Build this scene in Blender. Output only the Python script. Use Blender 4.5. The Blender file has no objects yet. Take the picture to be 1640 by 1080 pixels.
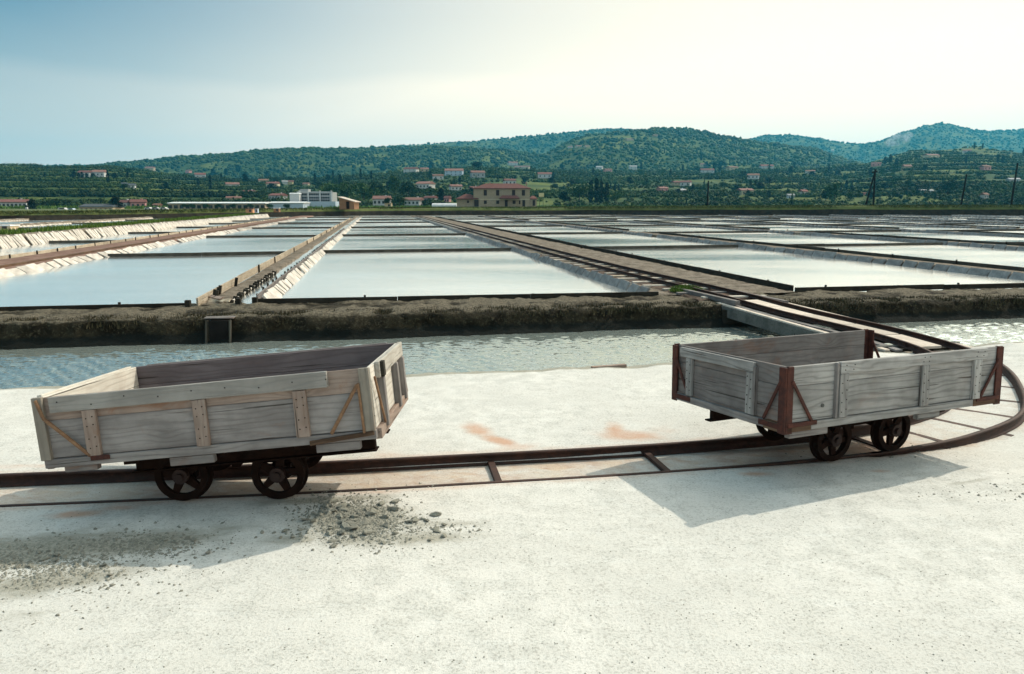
import bpy, bmesh, math, random
import numpy as np
from mathutils import Vector, Matrix, Euler, noise as mnoise
random.seed(7); rng = np.random.default_rng(11)
D = bpy.data; SC = bpy.context.scene; COL = SC.collection
R = math.radians; PI = math.pi

# ------------------------------------------------------------------ camera, sky, sun, exposure
CAM_H = 2.0; PITCH = R(10.02)
cam = D.cameras.new('camera'); cam.sensor_width = 36; cam.lens = 26.34; cam.clip_start = .05; cam.clip_end = 12000
co = D.objects.new('camera', cam); COL.objects.link(co); co.location = (0, 0, CAM_H); co.rotation_euler = (PI/2-PITCH, 0, 0)
SC.camera = co
SUN_AZ = R(53); SUN_EL = R(43.5)                    # azimuth to the right of +Y
sdir = Vector((math.sin(SUN_AZ)*math.cos(SUN_EL), math.cos(SUN_AZ)*math.cos(SUN_EL), math.sin(SUN_EL)))
sl = D.lights.new('sun', 'SUN'); sl.energy = 2.0; sl.angle = R(.55); sl.color = (1, .91, .76)
so = D.objects.new('sun', sl); COL.objects.link(so); so.rotation_euler = sdir.to_track_quat('Z', 'Y').to_euler()
W = D.worlds.new('World'); SC.world = W; W.use_nodes = True
SC.view_settings.view_transform = 'Standard'; SC.view_settings.look = 'None'; SC.view_settings.gamma = 1
SC.view_settings.exposure = .84; SC.view_settings.use_curve_mapping = False
def build_world():
    nt = W.node_tree; N = nt.nodes; L = nt.links; N.clear()
    out = N.new('ShaderNodeOutputWorld'); bg = N.new('ShaderNodeBackground'); bg.inputs[1].default_value = .15
    sky = N.new('ShaderNodeTexSky'); sky.sky_type = 'NISHITA'; sky.sun_disc = False
    sky.sun_elevation = SUN_EL; sky.sun_rotation = SUN_AZ; sky.air_density = 1.1; sky.dust_density = .5; sky.ozone_density = 4.0
    tc = N.new('ShaderNodeTexCoord')
    # thin high cloud veil, thicker towards the sun, with faint wisps
    dot = N.new('ShaderNodeVectorMath'); dot.operation = 'DOT_PRODUCT'; dot.inputs[1].default_value = Vector((math.sin(SUN_AZ), math.cos(SUN_AZ), .30)).normalized()
    L.new(tc.outputs['Generated'], dot.inputs[0])
    mr = N.new('ShaderNodeMapRange'); mr.inputs[1].default_value = -.05; mr.inputs[2].default_value = .88
    mr.interpolation_type = 'SMOOTHSTEP'; L.new(dot.outputs['Value'], mr.inputs[0])
    mp = N.new('ShaderNodeMapping'); mp.inputs['Scale'].default_value = (1.2, 1.2, 5.0); mp.inputs['Rotation'].default_value = (0, R(-9), R(20))
    L.new(tc.outputs['Generated'], mp.inputs[0])
    nz = N.new('ShaderNodeTexNoise'); nz.inputs['Scale'].default_value = 1.3; nz.inputs['Detail'].default_value = 3; nz.inputs['Distortion'].default_value = .5
    L.new(mp.outputs[0], nz.inputs[0])
    r2 = N.new('ShaderNodeMapRange'); r2.inputs[1].default_value = .40; r2.inputs[2].default_value = .68; r2.inputs[3].default_value = 0; r2.inputs[4].default_value = .05
    L.new(nz.outputs[0], r2.inputs[0])
    sep = N.new('ShaderNodeSeparateXYZ'); L.new(tc.outputs['Generated'], sep.inputs[0])
    r3 = N.new('ShaderNodeMapRange'); r3.inputs[1].default_value = .0; r3.inputs[2].default_value = .26; r3.inputs[3].default_value = .72; r3.inputs[4].default_value = 0
    r3.interpolation_type = 'SMOOTHSTEP'; L.new(sep.outputs[2], r3.inputs[0])
    a1 = N.new('ShaderNodeMath'); a1.operation = 'MULTIPLY_ADD'; a1.inputs[1].default_value = .80
    L.new(mr.outputs[0], a1.inputs[0]); L.new(r2.outputs[0], a1.inputs[2])
    a2 = N.new('ShaderNodeMath'); a2.operation = 'ADD'; a2.use_clamp = True; L.new(a1.outputs[0], a2.inputs[0]); L.new(r3.outputs[0], a2.inputs[1])
    # extra veil added out of view, overhead and behind, to lift the shadows
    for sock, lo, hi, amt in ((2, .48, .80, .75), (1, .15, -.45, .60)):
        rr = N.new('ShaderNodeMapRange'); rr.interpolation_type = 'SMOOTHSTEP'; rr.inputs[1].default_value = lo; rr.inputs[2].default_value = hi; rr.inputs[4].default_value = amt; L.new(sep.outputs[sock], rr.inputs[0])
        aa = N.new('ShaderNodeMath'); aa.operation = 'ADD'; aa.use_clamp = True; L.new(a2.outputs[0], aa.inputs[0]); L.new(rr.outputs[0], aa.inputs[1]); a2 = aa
    # top edge of a low, flat cloud bank
    n2 = N.new('ShaderNodeTexNoise'); n2.inputs['Scale'].default_value = 3.; n2.inputs['Detail'].default_value = 3; L.new(tc.outputs['Generated'], n2.inputs[0])
    ez = N.new('ShaderNodeMath'); ez.operation = 'MULTIPLY_ADD'; ez.inputs[1].default_value = .05; L.new(n2.outputs[0], ez.inputs[0]); L.new(sep.outputs[2], ez.inputs[2])
    ed = N.new('ShaderNodeMapRange'); ed.inputs[1].default_value = .168; ed.inputs[2].default_value = .186; ed.inputs[3].default_value = .11; ed.inputs[4].default_value = 0; L.new(ez.outputs[0], ed.inputs[0])
    a3 = N.new('ShaderNodeMath'); a3.operation = 'ADD'; a3.use_clamp = True; L.new(a2.outputs[0], a3.inputs[0]); L.new(ed.outputs[0], a3.inputs[1]); a2 = a3
    tn = N.new('ShaderNodeMix'); tn.data_type = 'RGBA'; tn.blend_type = 'MULTIPLY'; tn.inputs[0].default_value = 1; tn.inputs[7].default_value = (.07, .25, .27, 1); L.new(sky.outputs[0], tn.inputs[6])
    mx = N.new('ShaderNodeMix'); mx.data_type = 'RGBA'; L.new(a2.outputs[0], mx.inputs[0]); L.new(tn.outputs[2], mx.inputs[6])
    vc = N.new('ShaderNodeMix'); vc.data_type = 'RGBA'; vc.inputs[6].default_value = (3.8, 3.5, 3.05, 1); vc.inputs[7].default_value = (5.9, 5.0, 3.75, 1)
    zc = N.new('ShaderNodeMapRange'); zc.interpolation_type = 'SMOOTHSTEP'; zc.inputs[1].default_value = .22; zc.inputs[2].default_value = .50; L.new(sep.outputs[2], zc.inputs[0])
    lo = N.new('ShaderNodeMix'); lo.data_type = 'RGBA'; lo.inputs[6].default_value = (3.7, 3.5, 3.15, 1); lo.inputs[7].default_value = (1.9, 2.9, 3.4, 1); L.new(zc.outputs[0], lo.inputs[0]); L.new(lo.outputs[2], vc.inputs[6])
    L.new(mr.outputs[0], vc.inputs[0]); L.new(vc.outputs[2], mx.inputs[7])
    # broad bright glow added round the sun, just outside the frame, as fill
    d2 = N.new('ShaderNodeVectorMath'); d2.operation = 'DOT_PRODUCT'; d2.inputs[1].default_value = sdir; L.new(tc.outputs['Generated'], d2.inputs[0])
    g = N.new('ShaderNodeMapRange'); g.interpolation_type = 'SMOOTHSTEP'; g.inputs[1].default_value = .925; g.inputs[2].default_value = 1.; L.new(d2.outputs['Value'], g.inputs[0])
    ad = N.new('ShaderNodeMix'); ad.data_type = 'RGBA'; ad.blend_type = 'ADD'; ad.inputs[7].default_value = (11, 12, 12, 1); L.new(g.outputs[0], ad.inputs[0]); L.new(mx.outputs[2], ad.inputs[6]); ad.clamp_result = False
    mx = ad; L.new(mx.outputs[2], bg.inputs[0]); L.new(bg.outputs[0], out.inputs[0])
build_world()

# ------------------------------------------------------------------ coordinates
GA = R(10.15); EX, EY = math.cos(GA), math.sin(GA)          # the salt pans' own grid: a across, b away
def G(a, b, z=0.): return Vector((a*EX-b*EY, a*EY+b*EX, z))
def hz(u, Y): return Y*(u-820)/1218.6                         # world x of a bearing at forward distance Y
def zpx(px, Y): return CAM_H+px*Y/1237.

# ------------------------------------------------------------------ node helpers and materials
def mat(name):
    m = D.materials.new(name); m.use_nodes = True; nt = m.node_tree
    p = nt.nodes['Principled BSDF']
    return m, nt, p
def nd(nt, t, **k):
    n = nt.nodes.new(t)
    for a, v in k.items(): setattr(n, a, v)
    return n
def noise_tex(nt, vec, scale, detail=4, rough=.55, dist=0.):
    n = nd(nt, 'ShaderNodeTexNoise'); n.inputs['Scale'].default_value = scale; n.inputs['Detail'].default_value = detail
    n.inputs['Roughness'].default_value = rough; n.inputs['Distortion'].default_value = dist
    if vec is not None: nt.links.new(vec, n.inputs['Vector'])
    return n.outputs[0]
def ramp(nt, fac, stops):
    n = nd(nt, 'ShaderNodeValToRGB'); nt.links.new(fac, n.inputs[0]); e = n.color_ramp.elements
    while len(e) < len(stops): e.new(.5)
    for i, (p, c) in enumerate(stops):
        e[i].position = p; e[i].color = (c, c, c, 1) if isinstance(c, (int, float)) else (*c, 1)
    return n.outputs[0]
def mix(nt, fac, a, b, blend='MIX'):
    n = nd(nt, 'ShaderNodeMix', data_type='RGBA', blend_type=blend)
    for i, v in ((0, fac), (6, a), (7, b)):
        if isinstance(v, (int, float)): n.inputs[i].default_value = v
        elif isinstance(v, tuple): n.inputs[i].default_value = (*v, 1)
        else: nt.links.new(v, n.inputs[i])
    return n.outputs[2]
def mathn(nt, op, a, b=None, c=None, clamp=False):
    n = nd(nt, 'ShaderNodeMath', operation=op, use_clamp=clamp)
    for i, v in enumerate((a, b, c)):
        if v is None: continue
        if isinstance(v, (int, float)): n.inputs[i].default_value = v
        else: nt.links.new(v, n.inputs[i])
    return n.outputs[0]
def mapr(nt, v, a, b, c=0., d=1., smooth=True):
    n = nd(nt, 'ShaderNodeMapRange'); n.interpolation_type = 'SMOOTHSTEP' if smooth else 'LINEAR'
    nt.links.new(v, n.inputs[0])
    for i, x in enumerate((a, b, c, d)): n.inputs[i+1].default_value = x
    return n.outputs[0]
def coords(nt, kind='Object', scale=None, rot=None):
    t = nd(nt, 'ShaderNodeTexCoord'); v = t.outputs[kind]
    if scale or rot:
        m = nd(nt, 'ShaderNodeMapping'); nt.links.new(v, m.inputs[0])
        if scale: m.inputs['Scale'].default_value = scale
        if rot: m.inputs['Rotation'].default_value = rot
        v = m.outputs[0]
    return v
def bump(nt, p, h, strength, dist=.01):
    b = nd(nt, 'ShaderNodeBump'); b.inputs['Strength'].default_value = strength; b.inputs['Distance'].default_value = dist
    nt.links.new(h, b.inputs['Height']); nt.links.new(b.outputs[0], p.inputs['Normal']); return b
def seti(p, nt, name, v):
    if isinstance(v, (int, float)): p.inputs[name].default_value = v
    elif isinstance(v, tuple): p.inputs[name].default_value = (*v, 1)
    else: nt.links.new(v, p.inputs[name])

def wood(name, c_lo, c_hi, c_line, rust=0., rough=.85, line=.55):
    """weathered timber, grain along the object's own X; every board gets its own stretch of grain"""
    m, nt, p = mat(name)
    oi = nd(nt, 'ShaderNodeObjectInfo'); tc = coords(nt)
    off = nd(nt, 'ShaderNodeVectorMath', operation='SCALE'); off.inputs[0].default_value = (37, 11, 5); nt.links.new(oi.outputs['Random'], off.inputs['Scale'])
    add = nd(nt, 'ShaderNodeVectorMath', operation='ADD'); nt.links.new(tc, add.inputs[0]); nt.links.new(off.outputs[0], add.inputs[1])
    mp = nd(nt, 'ShaderNodeMapping'); nt.links.new(add.outputs[0], mp.inputs[0]); mp.inputs['Scale'].default_value = (1.1, 5.5, 5.5)
    big = noise_tex(nt, mp.outputs[0], 1.3, 2, .5, .4)
    # knots bend the rings around them
    km = nd(nt, 'ShaderNodeMapping'); nt.links.new(add.outputs[0], km.inputs[0]); km.inputs['Scale'].default_value = (1.35, 2.6, 1.0)
    vo = nd(nt, 'ShaderNodeTexVoronoi'); vo.inputs['Scale'].default_value = 1.0; nt.links.new(km.outputs[0], vo.inputs['Vector'])
    near = mapr(nt, vo.outputs['Distance'], .0, .22, 1., 0.)
    sx = nd(nt, 'ShaderNodeSeparateXYZ'); nt.links.new(add.outputs[0], sx.inputs[0])
    t = mathn(nt, 'ADD', sx.outputs[1], sx.outputs[2])
    t = mathn(nt, 'MULTIPLY_ADD', t, 60., mathn(nt, 'MULTIPLY', big, 11.))
    t = mathn(nt, 'ADD', t, mathn(nt, 'MULTIPLY', near, 4.))
    rings = mathn(nt, 'MULTIPLY_ADD', mathn(nt, 'SINE', mathn(nt, 'MULTIPLY', t, 2.4)), .5, .5)
    rings = mathn(nt, 'POWER', rings, 3.)
    fm = nd(nt, 'ShaderNodeMapping'); nt.links.new(add.outputs[0], fm.inputs[0]); fm.inputs['Scale'].default_value = (3, 120, 120)
    fine = noise_tex(nt, fm.outputs[0], 1., 5, .7)
    cm = nd(nt, 'ShaderNodeMapping'); nt.links.new(add.outputs[0], cm.inputs[0]); cm.inputs['Scale'].default_value = (1.0, 60, 60)
    crack = mapr(nt, noise_tex(nt, cm.outputs[0], 1., 3, .5, .3), .655, .69)
    blot = noise_tex(nt, add.outputs[0], 3.2, 5, .6)
    c = mix(nt, mapr(nt, blot, .3, .7), c_lo, c_hi)
    c = mix(nt, mathn(nt, 'MULTIPLY', rings, line), c, c_line)
    c = mix(nt, mathn(nt, 'MULTIPLY', mapr(nt, fine, .5, .78), .5), c, c_line)
    tone = ramp(nt, oi.outputs['Random'], [(0, .72), (1, 1.14)])
    c = mix(nt, 1., c, tone, 'MULTIPLY')
    c = mix(nt, mathn(nt, 'MULTIPLY', crack, .8), c, (.03, .025, .02))
    knot = mapr(nt, vo.outputs['Distance'], .025, .045, 1., 0.)
    c = mix(nt, mathn(nt, 'MULTIPLY', knot, .75), c, (.10, .06, .04))
    if rust:
        rn = noise_tex(nt, coords_scaled(nt, add.outputs[0], (1.6, 3, 3)), 1.5, 6, .7, .8)
        c = mix(nt, mathn(nt, 'MULTIPLY', mapr(nt, rn, .55, .72), rust), c, (.23, .09, .035))
    seti(p, nt, 'Base Color', c); p.inputs['Roughness'].default_value = rough; p.inputs['Specular IOR Level'].default_value = .2
    h = mathn(nt, 'SUBTRACT', mathn(nt, 'MULTIPLY', fine, .6), mathn(nt, 'ADD', mathn(nt, 'MULTIPLY', rings, .5), mathn(nt, 'MULTIPLY', crack, 2.)))
    bump(nt, p, h, .55, .003)
    return m
def coords_scaled(nt, v, sc):
    m = nd(nt, 'ShaderNodeMapping'); nt.links.new(v, m.inputs[0]); m.inputs['Scale'].default_value = sc; return m.outputs[0]
def rusty(name, a, b, c3, rough=.8, metal=.2, sc=14):
    m, nt, p = mat(name); v = coords(nt)
    n1 = noise_tex(nt, v, sc, 6, .7, .3); n2 = noise_tex(nt, v, sc*.25, 3, .5)
    c = mix(nt, mapr(nt, n1, .35, .65), a, b); c = mix(nt, mathn(nt, 'MULTIPLY', mapr(nt, n2, .45, .65), .7), c, c3)
    seti(p, nt, 'Base Color', c); p.inputs['Roughness'].default_value = rough; p.inputs['Metallic'].default_value = metal
    bump(nt, p, n1, .5, .004); return m
def speck(name, a, b, sc=3., rough=.9, c3=None, bs=.3, bd=.02, kind='Object'):
    m, nt, p = mat(name); v = coords(nt, kind)
    oi = nd(nt, 'ShaderNodeObjectInfo')
    n1 = noise_tex(nt, v, sc, 6, .65, .2); n2 = noise_tex(nt, v, sc*7, 4, .7)
    c = mix(nt, mapr(nt, n1, .35, .65), a, b)
    if c3: c = mix(nt, mathn(nt, 'MULTIPLY', mapr(nt, n2, .5, .7), .7), c, c3)
    c = mix(nt, 1., c, ramp(nt, oi.outputs['Random'], [(0, .78), (1, 1.1)]), 'MULTIPLY')
    seti(p, nt, 'Base Color', c); p.inputs['Roughness'].default_value = rough; p.inputs['Specular IOR Level'].default_value = .2
    bump(nt, p, mathn(nt, 'ADD', n1, mathn(nt, 'MULTIPLY', n2, .4)), bs, bd); return m
def plain(name, c, rough=.8, spec=.3):
    m, nt, p = mat(name); v = coords(nt)
    n = noise_tex(nt, v, 2.5, 4, .6)
    k = ramp(nt, n, [(.3, .8), (.7, 1.1)])
    seti(p, nt, 'Base Color', mix(nt, 1., c, k, 'MULTIPLY')); p.inputs['Roughness'].default_value = rough; p.inputs['Specular IOR Level'].default_value = spec
    return m

M = {}
M['wood_grey'] = wood('weathered_grey_wood', (.165, .15, .143), (.265, .245, .232), (.085, .072, .068), rust=.30, line=.3)
M['wood_silver'] = wood('silvered_wood', (.26, .252, .24), (.39, .38, .362), (.085, .08, .075), rust=.14, line=.38)
M['wood_warm'] = wood('pinkish_wood', (.27, .205, .17), (.39, .31, .26), (.14, .085, .06), rust=.45, line=.25)
M['wood_inner'] = wood('inner_board_wood', (.15, .12, .12), (.22, .18, .18), (.13, .10, .10), rust=.12)
M['wood_rusted'] = wood('rust_stained_wood', (.09, .05, .03), (.17, .11, .07), (.05, .03, .02), rust=.5)
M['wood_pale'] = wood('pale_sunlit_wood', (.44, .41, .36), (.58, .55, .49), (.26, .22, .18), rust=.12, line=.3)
M['wood_post'] = wood('greenish_post_wood', (.20, .175, .145), (.27, .245, .205), (.13, .12, .10), rust=.25, line=.3)
M['wood_mid'] = wood('brown_grey_divider_wood', (.045, .042, .033), (.085, .08, .066), (.025, .022, .018), rust=.05, line=.3)
M['wood_cap'] = wood('grey_green_cap_wood', (.235, .222, .205), (.33, .315, .29), (.15, .15, .14), rust=.05, line=.25)
M['wood_dark'] = wood('dark_shade_toned_wood', (.018, .017, .012), (.042, .038, .028), (.010, .009, .007), rust=.05)  # dark wood; shade on boards facing away from the sun is in this colour
M['wood_tan'] = wood('sun_bleached_tan_wood', (.42, .36, .27), (.58, .50, .39), (.24, .18, .12), rust=.1)
M['wood_white'] = wood('bleached_sleeper_wood', (.50, .45, .38), (.66, .61, .53), (.30, .26, .2), rust=.12)
M['rust'] = rusty('red_rust_iron', (.036, .009, .006), (.085, .021, .011), (.03, .010, .007), .85, .1)
M['rail'] = rusty('rusty_rail_iron', (.022, .009, .006), (.058, .022, .013), (.02, .010, .007), .75, .25)
M['rod'] = rusty('orange_rust_rod', (.16, .08, .04), (.26, .15, .08), (.07, .035, .02), .85, .1, 30)
M['iron'] = rusty('dark_iron', (.007, .004, .003), (.019, .009, .006), (.012, .006, .004), .95, 0.)
M['iron'].node_tree.nodes['Principled BSDF'].inputs['Specular IOR Level'].default_value = .12
M['hub'] = rusty('worn_hub_iron', (.02, .010, .008), (.05, .022, .014), (.02, .010, .008), .7, .3)
M['slab'] = speck('pale_stone_slab', (.42, .38, .34), (.60, .56, .50), 5., .9, (.32, .28, .24), .4, .01)
M['slab_shaded'] = speck('shade_grey_stone_slab', (.16, .165, .165), (.25, .255, .25), 5., .9, (.11, .11, .105), .4, .01)  # same slabs on left-facing walls, with their shade put into the colour
M['concrete'] = speck('grey_concrete', (.08, .083, .076), (.14, .14, .128), 4., .9, (.055, .055, .05), .3, .01)
M['deck'] = speck('sandy_deck_board', (.50, .43, .36), (.63, .55, .47), 4., .9, (.40, .33, .27), .3, .01)
M['mud'] = speck('dried_mud', (.09, .072, .052), (.24, .20, .155), 3.2, .95, (.36, .32, .26), 1., .06)
M['bed'] = speck('dark_rusty_ballast', (.05, .03, .022), (.12, .08, .058), 2.5, .95, (.20, .16, .12), .9, .03)
M['mud_red'] = speck('reddish_brown_earth', (.14, .075, .055), (.24, .15, .115), 2., .95, (.28, .21, .17), .8, .03)
M['clod'] = speck('grey_mud_crust', (.20, .20, .165), (.34, .33, .28), 30., .95, (.14, .14, .115), .8, .006)
M['grass'] = speck('marsh_grass', (.05, .072, .018), (.10, .12, .034), .6, .9, (.14, .135, .055), .3, .05)
M['dry'] = speck('dry_bank_growth', (.020, .018, .009), (.075, .065, .036), 4., .95, (.13, .115, .07), .2, .01)
M['scrub'] = speck('green_scrub', (.07, .13, .02), (.13, .22, .035), 8., .9, None, .2, .01)
M['trunk'] = speck('bark', (.05, .04, .03), (.09, .07, .05), 4., .9)
M['pole'] = speck('tarred_pole_wood', (.005, .005, .005), (.014, .013, .012), 2., .9)
M['pane'] = plain('dark_window_pane', (.02, .022, .025), .25, .5)
M['tarmac'] = speck('grey_path', (.20, .20, .20), (.27, .265, .26), 1., .9, None, .3, .02)

def bank_mat():
    m, nt, p = mat('canal_bank_mud'); v = coords(nt, 'Object')
    g = nd(nt, 'ShaderNodeNewGeometry'); s = nd(nt, 'ShaderNodeSeparateXYZ'); nt.links.new(g.outputs['Position'], s.inputs[0])
    n1 = noise_tex(nt, v, 3.2, 7, .7, .3); n2 = noise_tex(nt, v, 17, 5, .75); n3 = noise_tex(nt, v, .7, 3, .5)
    c = mix(nt, mapr(nt, n1, .38, .62), (.008, .007, .004), (.032, .027, .016))  # bank face mud, darkened in colour to stand for its shade
    c = mix(nt, mathn(nt, 'MULTIPLY', mapr(nt, n2, .50, .68), .7), c, (.09, .08, .05))
    zz = mathn(nt, 'MULTIPLY_ADD', n1, .16, s.outputs[2])
    top = mapr(nt, zz, .10, .15); c = mix(nt, top, c, mix(nt, mapr(nt, n2, .35, .65), (.07, .06, .042), (.19, .165, .12)))
    wet = mapr(nt, zz, -.15, -.07, 1., 0.); c = mix(nt, mathn(nt, 'MULTIPLY', wet, .92), c, (.007, .010, .009))
    seti(p, nt, 'Base Color', c); p.inputs['Roughness'].default_value = .95; p.inputs['Specular IOR Level'].default_value = .15
    bump(nt, p, mathn(nt, 'ADD', n1, mathn(nt, 'MULTIPLY', n2, .7)), 1., .07); return m
M['bank'] = bank_mat()

def sand_mat():
    m, nt, p = mat('salt_sand'); v = coords(nt, 'Object')
    at = nd(nt, 'ShaderNodeAttribute', attribute_name='mask'); s = nd(nt, 'ShaderNodeSeparateColor'); nt.links.new(at.outputs['Color'], s.inputs[0])
    big = noise_tex(nt, v, .55, 4, .6, .3); mid = noise_tex(nt, v, 5., 6, .65); grain = noise_tex(nt, v, 60, 4, .75); fine = noise_tex(nt, v, 170, 2, .6)
    sm = coords(nt, 'Object', (.8, 7, 1), (0, 0, R(-8))); streak = noise_tex(nt, sm, 2.2, 5, .65)
    c = mix(nt, mapr(nt, big, .35, .65), (.555, .545, .505), (.67, .655, .61))
    c = mix(nt, mathn(nt, 'MULTIPLY', mapr(nt, mathn(nt, 'MULTIPLY_ADD', big, .6, mathn(nt, 'MULTIPLY', mid, .5)), .50, .68), .55), c, (.43, .43, .395))
    c = mix(nt, mathn(nt, 'MULTIPLY', mapr(nt, streak, .5, .7), .28), c, (.69, .70, .67))
    pit = mathn(nt, 'MULTIPLY', mapr(nt, grain, .50, .62), mapr(nt, mid, .3, .62, .22, .70)); c = mix(nt, pit, c, (.30, .29, .26))
    c = mix(nt, mathn(nt, 'MULTIPLY', mapr(nt, fine, .60, .70), .6), c, (.24, .235, .21))
    n4 = noise_tex(nt, coords(nt, 'Object', (.8, 1.5, 1), (0, 0, R(35))), 5, 7, .75, .6)
    def masked(ch, lo, hi): return mapr(nt, mathn(nt, 'MULTIPLY_ADD', n4, .9, mathn(nt, 'SUBTRACT', s.outputs[ch], .45)), lo, hi)
    c = mix(nt, mathn(nt, 'MULTIPLY', masked(1, .25, .75), .85), c, mix(nt, mapr(nt, grain, .4, .6), (.17, .165, .125), (.33, .31, .25)))
    c = mix(nt, mathn(nt, 'MULTIPLY', masked(0, .22, 1.2), .85), c, mix(nt, mid, (.40, .19, .11), (.56, .36, .24)))
    c = mix(nt, mathn(nt, 'MULTIPLY', masked(2, .2, .7), .9), c, mix(nt, mapr(nt, mid, .35, .65), (.33, .20, .13), (.52, .40, .29)))
    seti(p, nt, 'Base Color', c); p.inputs['Roughness'].default_value = .92; p.inputs['Specular IOR Level'].default_value = .2
    h = mathn(nt, 'ADD', mathn(nt, 'MULTIPLY', mid, 1.2), mathn(nt, 'ADD', mathn(nt, 'MULTIPLY', grain, .5), mathn(nt, 'MULTIPLY', fine, .22)))
    bump(nt, p, h, .75, .012); return m
M['sand'] = sand_mat()

def water_mat(name, base, rough, bumps, ior=1.33, lo=None, metal=0.):
    m, nt, p = mat(name); p.inputs['Metallic'].default_value = metal; v = coords(nt, 'Object')
    n0 = noise_tex(nt, coords(nt, 'Object', (.06, .18, 1), (0, 0, R(-12))), 1., 3, .5)
    seti(p, nt, 'Base Color', mix(nt, mapr(nt, n0, .35, .65), base, lo or base))
    seti(p, nt, 'Roughness', mapr(nt, n0, .35, .65, rough[0], rough[1])); p.inputs['IOR'].default_value = ior
    h = None
    for (sc, amp, sx, sy, ro, dt) in bumps:
        n = noise_tex(nt, coords(nt, 'Object', (sx, sy, 1), (0, 0, R(ro))), sc, dt, .55, .3)
        n = mathn(nt, 'MULTIPLY', n, amp); h = n if h is None else mathn(nt, 'ADD', h, n)
    bump(nt, p, h, 1., 1.); return m
M['pan_water'] = water_mat('pan_water', (.84, .87, .84), (.10, .22), [(2.2, .0022, 1, 2.2, -8, 2), (9., .0005, 1, 1.6, 12, 2)], 1.5, (.90, .90, .85), .85)
M['canal_water'] = water_mat('canal_water', (.37, .44, .41), (.015, .03), [(9., .005, 1, 1.2, -20, 2)], 1.5, (.45, .50, .45), .66)

def foliage(name, lo, hi, sc=.25):
    m, nt, p = mat(name); v = coords(nt, 'Object')
    at = nd(nt, 'ShaderNodeAttribute', attribute_name='tone'); oi = nd(nt, 'ShaderNodeObjectInfo')
    n = noise_tex(nt, v, sc, 3, .6)
    k = mathn(nt, 'ADD', mathn(nt, 'MULTIPLY', at.outputs['Fac'], .65), mathn(nt, 'MULTIPLY', n, .5))
    c = mix(nt, mapr(nt, k, .2, .85, 0, 1, False), lo, hi)
    c = mix(nt, 1., c, ramp(nt, oi.outputs['Random'], [(0, .75), (1, 1.2)]), 'MULTIPLY')
    seti(p, nt, 'Base Color', c); p.inputs['Roughness'].default_value = .8; p.inputs['Specular IOR Level'].default_value = .15
    return m
M['leaf'] = foliage('broad_leaves', (.005, .017, .006), (.026, .06, .015))
M['leaf_bright'] = foliage('bright_leaves', (.015, .045, .009), (.06, .115, .022))
M['leaf_dark'] = foliage('cypress_leaves', (.002, .007, .005), (.007, .017, .009))
M['forest'] = foliage('hill_wood_leaves', (.002, .012, .005), (.064, .108, .022), .02)
def hill_mat():
    m, nt, p = mat('hillside_ground'); v = coords(nt, 'Object')
    n1 = noise_tex(nt, v, .012, 6, .65, .3); n2 = noise_tex(nt, v, .09, 5, .65)
    c = mix(nt, mapr(nt, n1, .4, .62), (.028, .055, .016), (.105, .130, .032))
    c = mix(nt, mathn(nt, 'MULTIPLY', mapr(nt, n2, .45, .65), .5), c, (.007, .02, .01))
    seti(p, nt, 'Base Color', c); p.inputs['Roughness'].default_value = .95; p.inputs['Specular IOR Level'].default_value = .1
    return m
M['hill'] = hill_mat()

# ------------------------------------------------------------------ object helpers
def tag(o, label=None, cat=None, group=None, kind=None):
    if label: o['label'] = label
    if cat: o['category'] = cat
    if group: o['group'] = group
    if kind: o['kind'] = kind
    return o
def empty(name, loc=(0, 0, 0), rz=0.):
    o = D.objects.new(name, None); o.location = loc; o.rotation_euler = (0, 0, rz); o.empty_display_size = .1
    COL.objects.link(o); return o
def rootM(o): return Matrix.Translation(o.location) @ o.rotation_euler.to_matrix().to_4x4()
def link(name, me, parent=None, Mw=None):
    """link a mesh object; Mw = its world matrix"""
    o = D.objects.new(name, me); COL.objects.link(o)
    Mw = Mw or Matrix.Identity(4)
    if parent is not None:
        o.parent = parent; Pm = Matrix.Identity(4); q = parent; chain = []
        while q is not None: chain.append(q); q = q.parent
        for q in reversed(chain): Pm = Pm @ Matrix.LocRotScale(q.location, q.rotation_euler, q.scale)
        Mw = Pm.inverted() @ Mw
    l, r, s = Mw.decompose(); o.location = l; o.rotation_euler = r.to_euler(); o.scale = s
    return o
def mesh_np(name, V, Fc, m, smooth=False):
    me = D.meshes.new(name); V = np.asarray(V, np.float32); Fc = np.asarray(Fc, np.int32); k = Fc.shape[1]
    me.vertices.add(len(V)); me.vertices.foreach_set('co', V.ravel()); me.loops.add(Fc.size); me.loops.foreach_set('vertex_index', Fc.ravel())
    me.polygons.add(len(Fc)); me.polygons.foreach_set('loop_start', np.arange(0, Fc.size, k, dtype=np.int32))
    if smooth: me.polygons.foreach_set('use_smooth', np.ones(len(Fc), bool))
    me.update(calc_edges=True)
    if m: me.materials.append(m)
    return me
def grid_faces(nx, ny):
    i = np.arange(nx-1)[:, None]*ny+np.arange(ny-1)[None, :]; i = i.ravel()
    return np.stack([i, i+ny, i+ny+1, i+1], 1)
def fin(bm, name, m, smooth=False):
    bmesh.ops.recalc_face_normals(bm, faces=bm.faces)
    me = D.meshes.new(name); bm.to_mesh(me); bm.free(); me.materials.append(m)
    if smooth:
        for p in me.polygons: p.use_smooth = True
    return me
def add_box(bm, c, s, rot=None):
    r = bmesh.ops.create_cube(bm, size=1)['verts']
    T = Matrix.Translation(c) @ (rot.to_4x4() if rot else Matrix.Identity(4)) @ Matrix.Diagonal((*s, 1))
    bmesh.ops.transform(bm, matrix=T, verts=r); return r
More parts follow.
